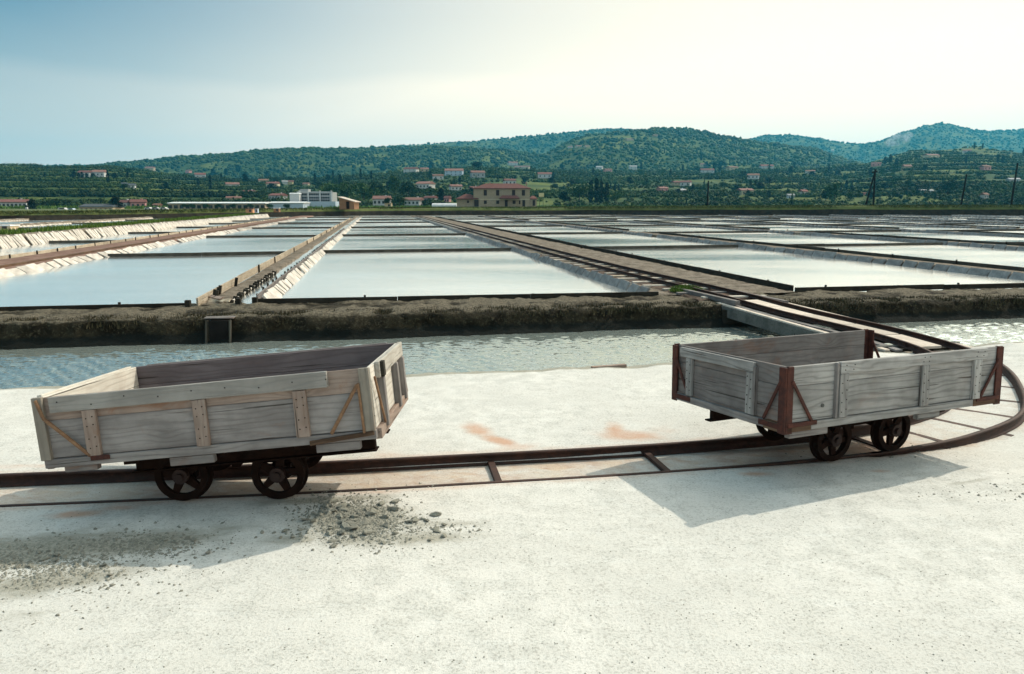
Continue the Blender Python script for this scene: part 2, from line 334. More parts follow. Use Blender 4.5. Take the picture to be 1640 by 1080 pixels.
def add_bar(bm, p0, p1, w, t, up=Vector((0, 0, 1))):
    p0, p1 = Vector(p0), Vector(p1); x = (p1-p0); L = x.length; x.normalize(); y = up.cross(x)
    if y.length < 1e-4: y = Vector((0, 1, 0)).cross(x)
    y.normalize(); z = x.cross(y); add_box(bm, (p0+p1)/2, (L, w, t), Matrix((x, y, z)).transposed())
def add_cyl(bm, p0, p1, r0, r1=None, seg=12):
    p0, p1 = Vector(p0), Vector(p1); x = p1-p0; L = x.length
    v = bmesh.ops.create_cone(bm, cap_ends=True, segments=seg, radius1=r0, radius2=r0 if r1 is None else r1, depth=L)['verts']
    bmesh.ops.transform(bm, matrix=Matrix.Translation((p0+p1)/2) @ x.to_track_quat('Z', 'Y').to_matrix().to_4x4(), verts=v)
_pk = {}
def plank_mesh(L, w, t, m, bev=.003, warp=.0, key=None):
    k = (round(L, 2), round(w, 3), round(t, 3), m.name, key)
    if k in _pk: return _pk[k]
    bm = bmesh.new(); bmesh.ops.create_cube(bm, size=1); bmesh.ops.scale(bm, vec=(L, w, t), verts=bm.verts)
    if bev: bmesh.ops.bevel(bm, geom=[e for e in bm.edges], offset=min(bev, t*.3), segments=1, affect='EDGES', profile=.5)
    if warp:
        for v in bm.verts: v.co += Vector((random.uniform(-1, 1)*warp, random.uniform(-1, 1)*warp, random.uniform(-1, 1)*warp*.5))
    me = fin(bm, 'plank', m); _pk[k] = me; return me
def plank(name, parent, Fm, p0, p1, w, t, m, wdir=Vector((0, 0, 1)), bev=.003, warp=.0, key=None):
    """a board from p0 to p1 (frame Fm), width w along wdir, thickness t; its own X runs along the grain"""
    p0, p1 = Vector(p0), Vector(p1); x = p1-p0; L = x.length; x.normalize(); wd = Vector(wdir); y = (wd-x*wd.dot(x)).normalized(); z = x.cross(y)
    T = Fm @ Matrix.Translation((p0+p1)/2) @ Matrix((x, y, z)).transposed().to_4x4()
    return link(name, plank_mesh(L, w, t, m, bev, warp, key), parent, T)
def jz(): return random.uniform(-1, 1)

# ------------------------------------------------------------------ terrain
def interp(pts, u): return np.interp(u, [p[0] for p in pts], [p[1] for p in pts])
NS = [(-700, 78), (-200, 70), (0, 66), (60, 67), (120, 65), (185, 64), (230, 56), (300, 46), (400, 42), (500, 42), (600, 48), (680, 55), (760, 60), (850, 58), (900, 57), (1000, 55), (1100, 58), (1200, 61), (1300, 60), (1380, 66), (1450, 84), (1550, 90), (1640, 84), (1800, 78), (2400, 70)]
R1 = [(-700, 60), (100, 50), (150, 58), (190, 66), (240, 69), (300, 75), (400, 83), (500, 88), (600, 90), (700, 91), (800, 84), (900, 70), (1100, 50), (2400, 40)]
CH = [(-700, 10), (780, 30), (840, 58), (870, 72), (900, 88), (940, 104), (1000, 113), (1050, 119), (1100, 114), (1150, 103), (1190, 97), (1250, 90), (1300, 84), (1350, 70), (1420, 55), (1600, 45), (2400, 30)]
R2 = [(-700, 40), (500, 70), (600, 86), (640, 90), (700, 95), (750, 98), (850, 105), (900, 111), (950, 116), (990, 117), (1060, 110), (1180, 80), (2400, 40)]
R3 = [(-700, 30), (1000, 80), (1180, 98), (1220, 107), (1260, 107), (1300, 102), (1340, 96), (1370, 94), (1400, 99), (1430, 111), (1470, 123), (1500, 125), (1530, 118), (1560, 115), (1600, 114), (1640, 117), (1750, 122), (2400, 90)]
_na = rng.random((6, 3))*100
def fnoise(x, y, s, seed=0, octv=4):
    """cheap value noise on arrays"""
    out = 0; amp = 1; tot = 0
    for o in range(octv):
        X = x/s+seed*17.3+o*31.7; Y = y/s+seed*9.1+o*11.9
        xi = np.floor(X).astype(np.int64); yi = np.floor(Y).astype(np.int64); fx = X-xi; fy = Y-yi
        fx = fx*fx*(3-2*fx); fy = fy*fy*(3-2*fy)
        def h(a, b): return np.modf(np.abs(np.sin(a*127.1+b*311.7+seed*74.7)*43758.5453))[0]
        v = (h(xi, yi)*(1-fx)+h(xi+1, yi)*fx)*(1-fy)+(h(xi, yi+1)*(1-fx)+h(xi+1, yi+1)*fx)*fy
        out = out+v*amp; tot += amp; amp *= .5; s = s/2.03
    return out/tot
def ridge(u, Y, prof, Yc, wf, wb):
    zp = (interp(prof, u))*Yc/1237.
    d = np.where(Y < Yc, (Yc-Y)/wf, (Y-Yc)/wb); d = np.clip(d, 0, 1)
    return zp*(.5+.5*np.cos(d*PI))
def terrain(u, Y):
    u = np.asarray(u, float); Y = np.asarray(Y, float); x = Y*(u-820)/1218.6
    Yn = 880+interp([(-700, 0), (600, 0), (900, 180), (1300, 260), (2400, 200)], u)
    zn = interp(NS, u)*Yn/1237.; d = np.clip((Y-345)/(Yn-345), 0, 1); back = np.clip((Y-Yn)/520, 0, 1)
    near = zn*np.where(Y < Yn, d**1.05, .5+.5*np.cos(back*PI)*1.0)
    z = near
    for pr, yc, wf, wb in ((R1, 1950, 900, 800), (CH, 1800, 900, 900), (R2, 3000, 1000, 900), (R3, 3350, 1300, 900)):
        z = np.maximum(z, ridge(u, Y, pr, yc, wf, wb))
    amp = np.clip((Y-345)/500, 0, 1)
    z = z+amp*(fnoise(x, Y, 170, 1, 4)-.5)*np.clip(z*.22, 0, 22)
    terr = np.clip(1-np.abs(Y-650)/450, 0, 1)*np.where((u < 420) | (u > 1340), 1, .5); st = 6.5
    q = np.floor(z/st)*st+st*np.clip(((z/st) % 1-.55)/.45, 0, 1); z = z*(1-terr*.7)+q*terr*.7
    return z+.4
def Ypix(z, Y): return 328.-(z-CAM_H)*1237./Y
def hit(u, v):
    Ys = np.geomspace(350, 4200, 900); vv = Ypix(terrain(np.full(900, u), Ys), Ys); k = np.argmax(vv <= v)
    if vv[k] > v: k = 200
    return float(Ys[k]), float(terrain(u, Ys[k]))
def build_terrain():
    us = np.arange(-700, 2401, 6.); Ys = np.geomspace(340, 4600, 210)
    U, Y = np.meshgrid(us, Ys, indexing='ij'); Z = terrain(U, Y); X = Y*(U-820)/1218.6
    me = mesh_np('hills', np.stack([X, Y, Z], -1).reshape(-1, 3), grid_faces(len(us), len(Ys)), M['hill'], True)
    tag(link('hills', me), kind='structure')
build_terrain()
# flat plain between the dike and the hills
me = mesh_np('plain', [(-2500, 60, .1), (2500, 60, .1), (2500, 420, .1), (-2500, 420, .1)], [(0, 1, 2, 3)], M['grass'])
# (its near edge lies under the dike; see below)
def sheet(name, xs, ys, zf, m, smooth=True):
    X, Y = np.meshgrid(xs, ys, indexing='ij'); Z = zf(X, Y)
    return mesh_np(name, np.stack([X, Y, Z], -1).reshape(-1, 3), grid_faces(len(xs), len(ys)), m, smooth)
DK = [(-420, 40), (-150, 66), (-64, 95), (-26, 143), (10, 152), (60, 144), (110, 134), (200, 120), (420, 100)]      # foot of the far dike
def dike_y(x): return np.interp(x, [p[0] for p in DK], [p[1] for p in DK])
def dike_h(x): return np.interp(x, [-420, -64, -26, 10, 60, 110, 420], [1.0, 1.0, 1.35, 1.45, 1.75, 1.85, 1.9])
def build_plain():
    xs = np.concatenate([np.linspace(-2500, -200, 12), np.linspace(-190, 300, 120), np.linspace(330, 2500, 12)]); ts = np.array([0, .35, .7, 1.0, 1.4, 3.0, 6, 7.5, 9, 30, 80, 200, 400])
    X, T = np.meshgrid(xs, ts, indexing='ij'); h = dike_h(X)
    prof = np.interp(T, [0, .35, .7, 1., 1.4, 3, 6, 7.5, 9, 400], [-.5, .25, .62, .9, 1., 1., .95, .5, .2, .2])
    Z = np.where(T < 8, h*prof, .25)+(fnoise(X, T*3, 5, 3, 3)-.5)*.22*(T > .1)*(T < 8)
    Y = np.minimum(dike_y(np.clip(X, -420, 420))+T, 460)+(fnoise(X, T, 9, 5, 2)-.5)*1.2*(T < 8)
    me = mesh_np('plain', np.stack([X, Y, Z], -1).reshape(-1, 3), grid_faces(len(xs), len(ts)), M['grass'], True)
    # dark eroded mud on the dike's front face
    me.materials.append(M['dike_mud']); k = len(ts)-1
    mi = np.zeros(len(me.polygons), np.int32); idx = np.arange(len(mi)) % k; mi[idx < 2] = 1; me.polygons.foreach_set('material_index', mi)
    tag(link('plain', me), kind='structure')
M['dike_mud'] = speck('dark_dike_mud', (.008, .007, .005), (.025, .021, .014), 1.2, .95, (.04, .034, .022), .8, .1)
build_plain()
# bed under water everywhere
me = mesh_np('ground', [(-3000, -60, -.6), (3000, -60, -.6), (3000, 500, -.6), (-3000, 500, -.6)], [(0, 1, 2, 3)], M['mud'])
tag(link('ground', me), kind='structure')

# ------------------------------------------------------------------ the track's line on plan
NR = [(-12, 3.80), (-7, 4.36), (-3.44, 4.78), (-1.41, 5.02), (-.18, 5.21), (.86, 5.38), (1.85, 5.58), (2.6, 5.77), (3.25, 5.98), (4.04, 6.36), (4.99, 7.10), (5.80, 8.35), (6.28, 9.45), (6.40, 10.3), (6.18, 11.6)]
RA = [(12.4, 7.78), (14.2, 7.64), (15.8, 7.50), (18, 7.36), (22, 7.20), (30, 7.12), (128, 7.10)]      # right rail on the causeway (b, a)
for b, a in RA[:5]+[(40, 7.12), (70, 7.11), (128, 7.10)]: NR.append(tuple(G(a, b)[:2]))
def rail_a(b): return float(np.interp(b, [q[0] for q in RA], [q[1] for q in RA]))
def spline(P, step=.1):
    P = [np.array(p, float) for p in P]; out = []
    for i in range(len(P)-1):
        p0 = P[max(i-1, 0)]; p1 = P[i]; p2 = P[i+1]; p3 = P[min(i+2, len(P)-1)]
        L = np.linalg.norm(p2-p1); n = max(int(L/step), 1)
        m1 = (p2-p0)/max(np.linalg.norm(p2-p0), 1e-6)*L; m2 = (p3-p1)/max(np.linalg.norm(p3-p1), 1e-6)*L
        for k in range(n):
            t = k/n; out.append((2*t**3-3*t**2+1)*p1+(t**3-2*t**2+t)*m1+(-2*t**3+3*t**2)*p2+(t**3-t**2)*m2)
    out.append(P[-1]); return np.array(out)
RN = spline(NR)                                               # outer (near) rail
TG = np.gradient(RN, axis=0); TG /= np.linalg.norm(TG, axis=1)[:, None]; NM = np.stack([-TG[:, 1], TG[:, 0]], 1)
RF = RN+NM*.64; RC = RN+NM*.32
# heights of the rail head along the line
def rail_z(P):
    b = P[:, 0]*(-EY)+P[:, 1]*EX; right = P[:, 0] > 3.0
    return np.where((P[:, 0] < 3.0) & (P[:, 1] < 12), 0., np.interp(b, [8.5, 9.5, 14.2, 16, 30], [0.0, .04, .17, .20, .20]))
RZ = rail_z(RN)
near_i = np.where((RN[:, 1] < 10.7))[0][-1]                    # last sample on the sand
def dist_line(x, y, P):
    """distance to polyline samples (and index)"""
    best = np.full(x.shape, 1e9); bi = np.zeros(x.shape, int)
    for i in range(0, len(P)):
        d = (x-P[i, 0])**2+(y-P[i, 1])**2; m = d < best; best[m] = d[m]; bi[m] = i
    return np.sqrt(best), bi
SHORE = [(-60, -.5), (-20, 5.8), (-5.74, 8.2), (-1.37, 8.8), (1.47, 9.38), (2.25, 9.55), (4.5, 10.3), (6.95, 11.0), (9, 11.2), (14, 11.6), (60, 13)]
def sand_z(x, y, raw=False):
    d, i = dist_line(x, y, RC[:near_i+8]); sgn = (x-RC[i, 0])*NM[i, 0]+(y-RC[i, 1])*NM[i, 1]
    t = np.clip((RC[i, 0]-2.7)/1.5, 0, 1)                      # 0 = buried straight, 1 = open curve
    t = np.where(RC[i, 1] > 7, 1, t); off = np.sqrt(np.maximum(d, 0))
    bed = np.where(d < .275, -.095, np.where(d < .36, -.095*(.36-d)/.085 if False else 0, 0))
    straight = np.where(np.abs(sgn) < .321, -.095, -.004)
    curve = -.092*np.clip(1-(d-.45)/.8, 0, 1)**.8
    z = straight*(1-t)+curve*t-.014*np.clip((x-1.5)/.8, 0, 1)*(d < .8)*(1-t)
    und = (fnoise(x, y, 1.3, 7, 4)-.5)*.022+(fnoise(x, y, .22, 8, 3)-.5)*.008
    z = z+und*np.clip((np.abs(d-.32)-.03)/.2, 0, 1)
    ys = np.interp(x, [p[0] for p in SHORE], [p[1] for p in SHORE])+(fnoise(x, y*0, .8, 4, 4)-.5)*.16
    e = y-ys; z = z-np.clip((e+.22)/.25, 0, 1)*.03+(fnoise(x, y, .25, 2, 3)-.5)*.05*(e > -.25)*(e < .1); z = np.where(e > .05, z-(e-.05)*1.1, z)
    return np.maximum(z, -.59)
def blob(x, y, cx, cy, rx, ry, a=0.):
    c, s = math.cos(a), math.sin(a); X = (x-cx)*c+(y-cy)*s; Y = -(x-cx)*s+(y-cy)*c
    return np.clip(1.25-np.sqrt((X/rx)**2+(Y/ry)**2), 0, 1)
def pg(u, v, z=0.):
    x = (u-820)/1200.; y = (540-v)/1200.; cp, sp = math.cos(PITCH), math.sin(PITCH); dz = -sp+y*cp; t = (z-CAM_H)/dz
    return x*t, (cp+y*sp)*t
def build_sand():
    xs = np.concatenate([np.linspace(-60, -7, 40)[:-1], np.arange(-7, 9.6, .055), np.linspace(9.7, 60, 40)])
    ys = np.concatenate([np.linspace(-25, .8, 18), np.arange(.9, 4.2, .06), np.concatenate([np.arange(4.2, 4.95, .028), np.array([4.962, 4.974, 4.986, 5.005, 5.02]), np.arange(5.05, 5.56, .03), np.array([5.58, 5.60, 5.614, 5.627, 5.64]), np.arange(5.665, 7.0, .028)]), np.arange(7.0, 11.2, .05), np.linspace(11.4, 14, 6)])
    X, Y = np.meshgrid(xs, ys, indexing='ij')
    # rows follow the buried track so that its lips are clean edges
    yc = np.interp(np.minimum(xs, 3.3), RC[:near_i, 0][RC[:near_i, 0] < 3.6], RC[:near_i, 1][RC[:near_i, 0] < 3.6])[:, None]; w = np.clip(1-np.abs(Y-5.3)/3.4, 0, 1)
    Y = Y+(yc-5.3)*np.interp(np.abs(Y-5.3), [0, .8, 3.4], [1, 1, 0]); Z = sand_z(X, Y)
    # conform rows to the buried track: the lip of the sand stands tight against the rails
    rust = np.zeros_like(X); mud = np.zeros_like(X); bed = np.zeros_like(X)
    for (u, v, rx, ry, a, k) in [(765, 688, .16, .34, .45, 1.), (800, 706, .12, .36, .75, 1.15), (830, 716, .3, .12, .3, .7), (985, 690, .13, .4, -.1, 1.), (700, 735, .5, .06, .1, .7), (1010, 697, .24, .42, 1.4, .95), (870, 725, 1.2, .10, .12, .6), (1210, 757, .20, .07, .1, 1.), (1085, 752, .2, .07, .1, .6), (120, 822, .26, .09, .1, 1.0), (190, 812, .2, .06, 0, .9),
                                 (620, 730, .3, .2, .2, .6), (60, 745, 1.2, .10, .1, .55), (1330, 735, .5, .1, .3, .6), (1400, 700, .7, .3, .4, .9), (1500, 700, .6, .14, .5, .8), (1060, 690, .3, .3, .3, .5), (1410, 750, .12, .05, 0, .8)]:
        px, py = pg(u, v); rust = np.maximum(rust, k*blob(X, Y, px, py, rx, ry, a))
    for (u, v, rx, ry, a, k) in [(40, 880, 1.1, .32, .15, .85), (230, 868, .75, .26, .3, .75), (80, 930, .7, .22, .3, .7), (330, 850, .6, .2, .3, .5), (570, 830, .52, .36, .25, .85), (640, 862, .7, .16, .1, .7), (520, 800, .7, .10, .12, .8), (700, 838, .5, .12, .1, .55), (470, 865, .3, .12, .1, .6), (40, 985, .4, .1, 0, .4), (560, 770, 1.0, .12, .1, .75),
                                 (1600, 790, 1.0, .06, .3, .4), (1550, 770, .6, .06, .3, .5)]:
        px, py = pg(u, v); mud = np.maximum(mud, k*blob(X, Y, px, py, rx, ry, a))
    d0, i0 = dist_line(X, Y, RC[:near_i+8]); rust = np.maximum(rust, .62*np.clip(1-np.abs(d0-.37)/.13, 0, 1)*(RC[i0, 0] < 3.2)); rust = np.maximum(rust, .5*np.clip(1-np.abs(d0-.2)/.2, 0, 1)*(np.abs(X-1.2) < 1.6))
    ysh = np.interp(X, [p[0] for p in SHORE], [p[1] for p in SHORE]); mud = np.maximum(mud, np.clip((Y-ysh+.26)/.14, 0, 1)*.95)
    d, i = dist_line(X, Y, RC[:near_i+8]); bed = np.clip((.34-d)/.06, 0, 1)*np.where(RC[i, 0] < 3.0, .45, .30); bed = np.maximum(bed, blob(X, Y, -1.9, 5.2, 1.0, .35, .1)*.5)
    bed = np.maximum(bed, np.where(RC[i, 0] > 3.0, np.clip(1-np.abs(d-.33)/.22, 0, 1)*.45, 0))
    me = mesh_np('sand', np.stack([X, Y, Z], -1).reshape(-1, 3), grid_faces(len(xs), len(ys)), M['sand'], True)
    ca = me.color_attributes.new('mask', 'FLOAT_COLOR', 'POINT'); ca.data.foreach_set('color', np.stack([rust, mud, bed, np.ones_like(X)], -1).reshape(-1).astype(np.float32))
    tag(link('sand', me), kind='structure')
build_sand()

# ------------------------------------------------------------------ water
def quad_grid(name, a0, a1, b0, b1, z, m):
    me = mesh_np(name, [G(a0, b0, z), G(a1, b0, z), G(a1, b1, z), G(a0, b1, z)], [(0, 1, 2, 3)], m)
    return tag(link(name, me), kind='structure')
def build_canal():
    aa = np.concatenate([np.linspace(-160, -8.5, 30)[:-1], np.arange(-8.5, 14, .026), np.linspace(15.2, 170, 30)]); bb = np.concatenate([[4.5, 6.0], np.arange(8.5, 13.75, .026), [14.6]])
    A, B = np.meshgrid(aa, bb, indexing='ij'); q = np.random.default_rng(4); Z = np.zeros_like(A)
    for i in range(26):
        lam = .062*1.16**(i*.34)*(.9+.2*q.random()); th = R(62)+q.normal(0, .42); k = 2*PI/lam; wob = fnoise(A, B, 1.3, i+50, 2)*5
        Z += .0032*(lam/.2)*np.sin(k*(A*math.cos(th)+B*math.sin(th))+q.random()*6.3+wob)
    Z *= .55+.75*fnoise(A, B, 1.1, 90, 3); Z *= np.clip((13.6-B)/1.2, .12, 1)          # lee under the bank lies calmer
    X = A*EX-B*EY; Y = A*EY+B*EX
    tag(link('canal_water', mesh_np('canal_water', np.stack([X, Y, Z-.35], -1).reshape(-1, 3), grid_faces(len(aa), len(bb)), M['canal_water'], True)), kind='structure')
build_canal()
quad_grid('pan_water', -220, 260, 15.4, 160, 0., M['pan_water'])

# ------------------------------------------------------------------ canal bank and causeways
def strip(name, a_s, prof, m, noise_amp=.03, seed=1, along='a', extra=None):
    """prof: list of (cross, z); extruded along a (banks) or b (causeways)"""
    T, K = np.meshgrid(a_s, np.arange(len(prof)), indexing='ij'); c = np.array([p[0] for p in prof])[K]; z = np.array([p[1] for p in prof])[K].astype(float)
    n = fnoise(T*1., c*2.3, .55, seed, 4)-.5; n2 = fnoise(T, c, .12, seed+1, 3)-.5; n3 = fnoise(T, c*.2, 2.6, seed+2, 3)-.5
    ok = np.ones_like(T); ok[:, 0] = 0; ok[:, -1] = 0
    z = z+(n*1.6+n2*.6)*noise_amp*ok; c = c+(n*2.4+n2*1.2+n3*2.5)*noise_amp*ok
    if name == 'canal_bank':
        wgt = np.clip((13.95-c)/.4, 0, 1)*ok; c = c+(fnoise(T, T*0, 1.9, 61, 3)-.5)*.30*wgt+(fnoise(T, c, .33, 62, 3)-.5)*.13*wgt; z = z+(fnoise(T, T*0, 1.1, 63, 3)-.5)*.05*wgt*(z > -.1)
    if along == 'a': X = T*EX-c*EY; Y = T*EY+c*EX
    else: X = c*EX-T*EY; Y = c*EY+T*EX
    if extra is not None: z = extra(T, c, z)
    me = mesh_np(name, np.stack([X, Y, z], -1).reshape(-1, 3), grid_faces(len(a_s), len(prof)), m, True)
    return tag(link(name, me), kind='structure')
bank_prof = [(13.22, -.62), (13.34, -.42), (13.42, -.33), (13.50, -.28), (13.55, -.22), (13.57, -.17), (13.59, -.12), (13.61, -.07), (13.63, -.02), (13.66, .02), (13.72, .045), (13.82, .055), (14.2, .06), (14.5, .055), (14.8, .05), (15.1, .05), (15.4, .05), (15.56, .05), (15.7, -.2)]
aa = np.concatenate([np.linspace(-160, -14, 90)[:-1], np.arange(-14, 20, .07), np.linspace(20.2, 170, 90)])
strip('canal_bank', aa, bank_prof, M['bank'], .10, 3)
def causeway(a0, a1, z, m, b0=15.3, b1=135., amp=.012, seed=5, step=.3):
    w = a1-a0; n = max(int(w/.25), 3); pr = [(a0, -.3), (a0+.02, z*.7)]+[(a0+.06+(w-.12)*i/n, z) for i in range(n+1)]+[(a1-.02, z*.7), (a1, -.3)]
    bb = np.concatenate([np.arange(b0, 40, step), np.arange(40, b1, step*4), [b1]])
    return strip('causeway', bb, pr, m, amp, seed, 'b')
causeway(5.90, 9.22, .07, M['mud'], seed=11, amp=.03, step=.12)
causeway(-3.46, -2.98, .07, M['mud'], seed=12, amp=.03)
causeway(-2.50, -2.34, .06, M['mud'], seed=13, amp=.01)
causeway(-12.85, -10.62, .13, M['mud_red'], seed=14, amp=.014)
causeway(-21.2, -17.5, .50, M['mud'], seed=15, amp=.02, b0=22)
causeway(-33.2, -32.0, .25, M['mud'], seed=16, b0=30, step=.6)
causeway(-45.2, -44.0, .25, M['mud'], seed=17, b0=40, step=.6)
WALLS_R = [(17.0, 1.05), (28.1, 1.0), (39.0, 1.0), (49.8, 1.0), (60.8, 1.0), (71.6, 1.0), (82.5, 1.0), (93.5, 1), (104.5, 1)]
for k, (a, w) in enumerate(WALLS_R): causeway(a+.12, a+w, .14, M['mud'], seed=20+k, b0=15.3, b1=128, step=.4 if k < 2 else .8)
def bank_of_row(b): pass

# ------------------------------------------------------------------ facing slabs
def slab_mesh(m, L=.4, H=.34, t=.035, seed=0):
    random.seed(100+seed); bm = bmesh.new(); bmesh.ops.create_cube(bm, size=1); bmesh.ops.scale(bm, vec=(L, H, t), verts=bm.verts)
    bmesh.ops.bevel(bm, geom=list(bm.edges), offset=.007, segments=1, affect='EDGES')
    for v in bm.verts: v.co += Vector((jz()*.009, jz()*.012, jz()*.004))
    return fin(bm, 'slab', m)
def slab_wall(label, a0, side, b0, b1, L, z0, z1, run, m, bpart=45., cat='slab wall', gap=.03, skip=()):
    """slabs leaning back from (a0, z0) to (a0+side*run, z1)"""
    H = math.hypot(run, z1-z0); vs = [slab_mesh(m, L-gap, H, .045, k+int(L*100)) for k in range(5)]
    r = empty('slab_wall', G(a0, b0, 0)); tag(r, label, cat, 'slab-faced walls of the salt pans')
    Fg = Matrix.Rotation(GA, 4, 'Z'); V = []; Fc = []; b = b0; k = 0
    random.seed(int(abs(a0)*10)); zf = Vector((side*run, 0, z1-z0)).normalized(); n = Vector((-side*(z1-z0), 0, run)).normalized()
    far_me = []
    while b < b1:
        l = L*random.uniform(.82, 1.18)
        if any(s0 < b < s1 for s0, s1 in skip): b += l; k += 1; continue
        x = Vector((0, 1, 0)); B = Matrix((x, zf, n)).transposed().to_4x4()
        tilt = Matrix.Rotation(jz()*R(3.5), 4, 'Z') @ Matrix.Rotation(jz()*R(6), 4, 'X') @ Matrix.Rotation(jz()*R(3.5), 4, 'Y')
        T = Matrix.Translation(G(a0+side*run*.5, b+l/2, (z0+z1)/2+jz()*.02)) @ Fg @ B @ tilt @ Matrix.Diagonal((l/L, random.uniform(.82, 1.14), 1, 1))
        me = vs[k % 5]
        if random.random() < .035: b += l; k += 1; continue
        if b < bpart: link('slab', me, r, T)
        else: far_me.append(T)
        b += l; k += 1
    if far_me:
        base = np.array([v.co[:] for v in bpy_box(L-gap, H, .045)]); Fb = BOXF
        A = np.concatenate([(np.array(T)[:3, :3] @ base.T).T+np.array(T)[:3, 3] for T in far_me]); F2 = np.concatenate([Fb+8*i for i in range(len(far_me))])
        o = link('far_slabs', mesh_np('far_slabs', A, F2, m), None)
        o.parent = r; o.matrix_parent_inverse = Matrix.Translation(r.location).inverted(); o['kind'] = 'stuff'
    return r
class _V:
    def __init__(s, c): s.co = c
def bpy_box(a, b, c): return [_V((x*a/2, y*b/2, z*c/2)) for x in (-1, 1) for y in (-1, 1) for z in (-1, 1)]
BOXF = np.array([(0, 1, 3, 2), (4, 6, 7, 5), (0, 4, 5, 1), (2, 3, 7, 6), (0, 2, 6, 4), (1, 5, 7, 3)])
slab_wall('pale slab wall along the right side of the narrow feeder channel, leaning into the middle pan', -2.10, -1, 15.75, 110, .42, -.05, .18, .22, M['slab'], 40, gap=.05)
slab_wall('pale slab wall facing right along the reddish causeway left of the channel', -10.22, -1, 15.8, 118, .72, -.05, .17, .34, M['slab'], 60, gap=.05)
slab_wall('tall pale slatted wall below the green dike at the far left', -17.0, -1, 24, 128, .32, -.06, .52, .42, M['slab'], 58, gap=.055, skip=((37.0, 38.2),))
slab_wall('grey slab wall edging the middle pan beside the railway causeway', 5.78, 1, 15.7, 118, .66, -.06, .17, .13, M['slab_shaded'], 50, gap=.075)
ordn = ['first', 'second', 'third', 'fourth', 'fifth', 'sixth', 'seventh', 'eighth', 'ninth']
for k, (a, w) in enumerate(WALLS_R):
    slab_wall('grey slab wall with a dark board along its top, %s one to the right of the railway causeway' % ordn[k], a-.02, 1, 15.8, 128, .74, -.06, .18, .14, M['slab_shaded'], 48 if k < 3 else 0, gap=.06)
slab_wall('low pale slab wall in the pans beyond the green dike on the far left', -31.9, -1, 44, 120, .7, -.05, .25, .3, M['slab'], 60)
slab_wall('most distant pale slab wall at the left edge, behind the green dike', -43.9, -1, 66, 120, .7, -.05, .25, .3, M['slab'], 0)

# ------------------------------------------------------------------ boards: pan dividers and edge boards
def board_run(label, p0, p1, zc, h, t, m, seg=4., name='plank_wall', cat='plank wall', pegs=0, pegside=1, group='plank walls of the salt pans', skip=(), wob=.012):
    """a line of boards standing on edge from p0 to p1 (a, b)"""
    random.seed(int(abs(p0[0]*7+p0[1]*13))); A = Vector((*p0, 0)); B = Vector((*p1, 0)); L = (B-A).length; n = max(1, round(L/seg)); d = (B-A)/n
    r = empty(name, G(p0[0], p0[1], 0)); tag(r, label, cat, group)
    q = [A+d*i+Vector((jz()*wob, jz()*wob, 0)) for i in range(n+1)]
    for i in range(n):
        if i in skip: continue
        dz = jz()*.008; s = .004*(i % 2)
        x0 = q[i]+d.normalized()*.004; x1 = q[i+1]-d.normalized()*.004
        plank('board', r, Matrix.Identity(4), G(x0.x, x0.y, zc+dz), G(x1.x, x1.y, zc+dz+jz()*.006), h, t, m, bev=.004, key=None)
    if pegs:
        npg = int(L/pegs); nrm = Vector((-d.y, d.x, 0)).normalized()*pegside
        for i in range(min(npg, 60)):
            c = A+(B-A)*(i+.4+jz()*.2)/npg+nrm*(t/2+.022); tp = zc+h/2+random.uniform(.0, .05)
            plank('peg', r, Matrix.Identity(4), G(c.x, c.y, -.12), G(c.x+jz()*.01, c.y, tp), .04, .035, M['wood_dark'], wdir=Vector((1, 0, 0)), bev=0)
    return r
# front boards at the canal side
board_run('dark board along the front of the middle pan, from the channel to the grey slab corner', (-2.42, 15.62), (5.98, 15.40), .075, .13, .05, M['wood_dark'], 3., pegs=2.9, pegside=1)
board_run('dark board along the front of the left pan, ending left of the wooden sluice', (-13.2, 15.25), (-3.62, 15.35), .065, .12, .05, M['wood_dark'], 3.1, pegs=3.1, pegside=1)
board_run('dark board along the front of the right pan, behind the bridge end', (9.32, 15.55), (17.0, 15.62), .085, .12, .05, M['wood_dark'], 3.3, pegs=1.9, pegside=1)
board_run('dark board closing the next pan at the right edge of the view', (18.2, 15.9), (28, 15.9), .085, .12, .05, M['wood_dark'], 3.3)
# long boards
board_run('tall dark board along the right edge of the railway causeway', (9.30, 15.62), (9.22, 120), .10, .17, .04, M['wood_dark'], 5.2, pegs=2.4, pegside=-1)
board_run('cream board along the left edge of the channel berm', (-3.48, 15.3), (-3.48, 108), .12, .20, .035, M['wood_tan'], 4.6, pegs=5.1, pegside=-1)
board_run('brown board behind the slabs on the right bank of the channel', (-2.44, 15.8), (-2.44, 60), .13, .12, .03, M['wood_grey'], 4.2, pegs=.8, pegside=1)
board_run('tan board with dark posts along the back of the reddish causeway', (-12.9, 15.6), (-12.9, 118), .15, .18, .04, M['wood_tan'], 4.6, pegs=2.1, pegside=-1)
board_run('reddish plank lying along the middle of the causeway left of the channel', (-11.2, 15.6), (-11.2, 100), .15, .07, .16, M['wood_rusted'], 3.6)
for k, (a, w) in enumerate(WALLS_R[:6]):
    board_run('dark board on the ridge of the %s slab wall right of the railway' % ordn[k], (a+w, 15.9), (a+w, 126), .165, .17, .04, M['wood_mid'], 6.2, pegs=3.2 if k < 2 else 0, skip=(5, 11))
cols = [(-17.0, -12.95, 'between the slatted wall and the tan board', 5), (-10.3, -3.5, 'in the pan column left of the channel', 0), (-2.2, 5.85, 'in the middle pan column between channel and railway', 0), (9.32, 16.95, 'in the first pan column right of the railway', 1.6)]
cols += [(WALLS_R[k][0]+WALLS_R[k][1]+.02, WALLS_R[k+1][0], 'in the %s pan column right of the railway' % ordn[k+1], 1.8) for k in range(4)]
cols += [(-31.6, -21.3, 'in the pan column left of the green dike', 3.)]
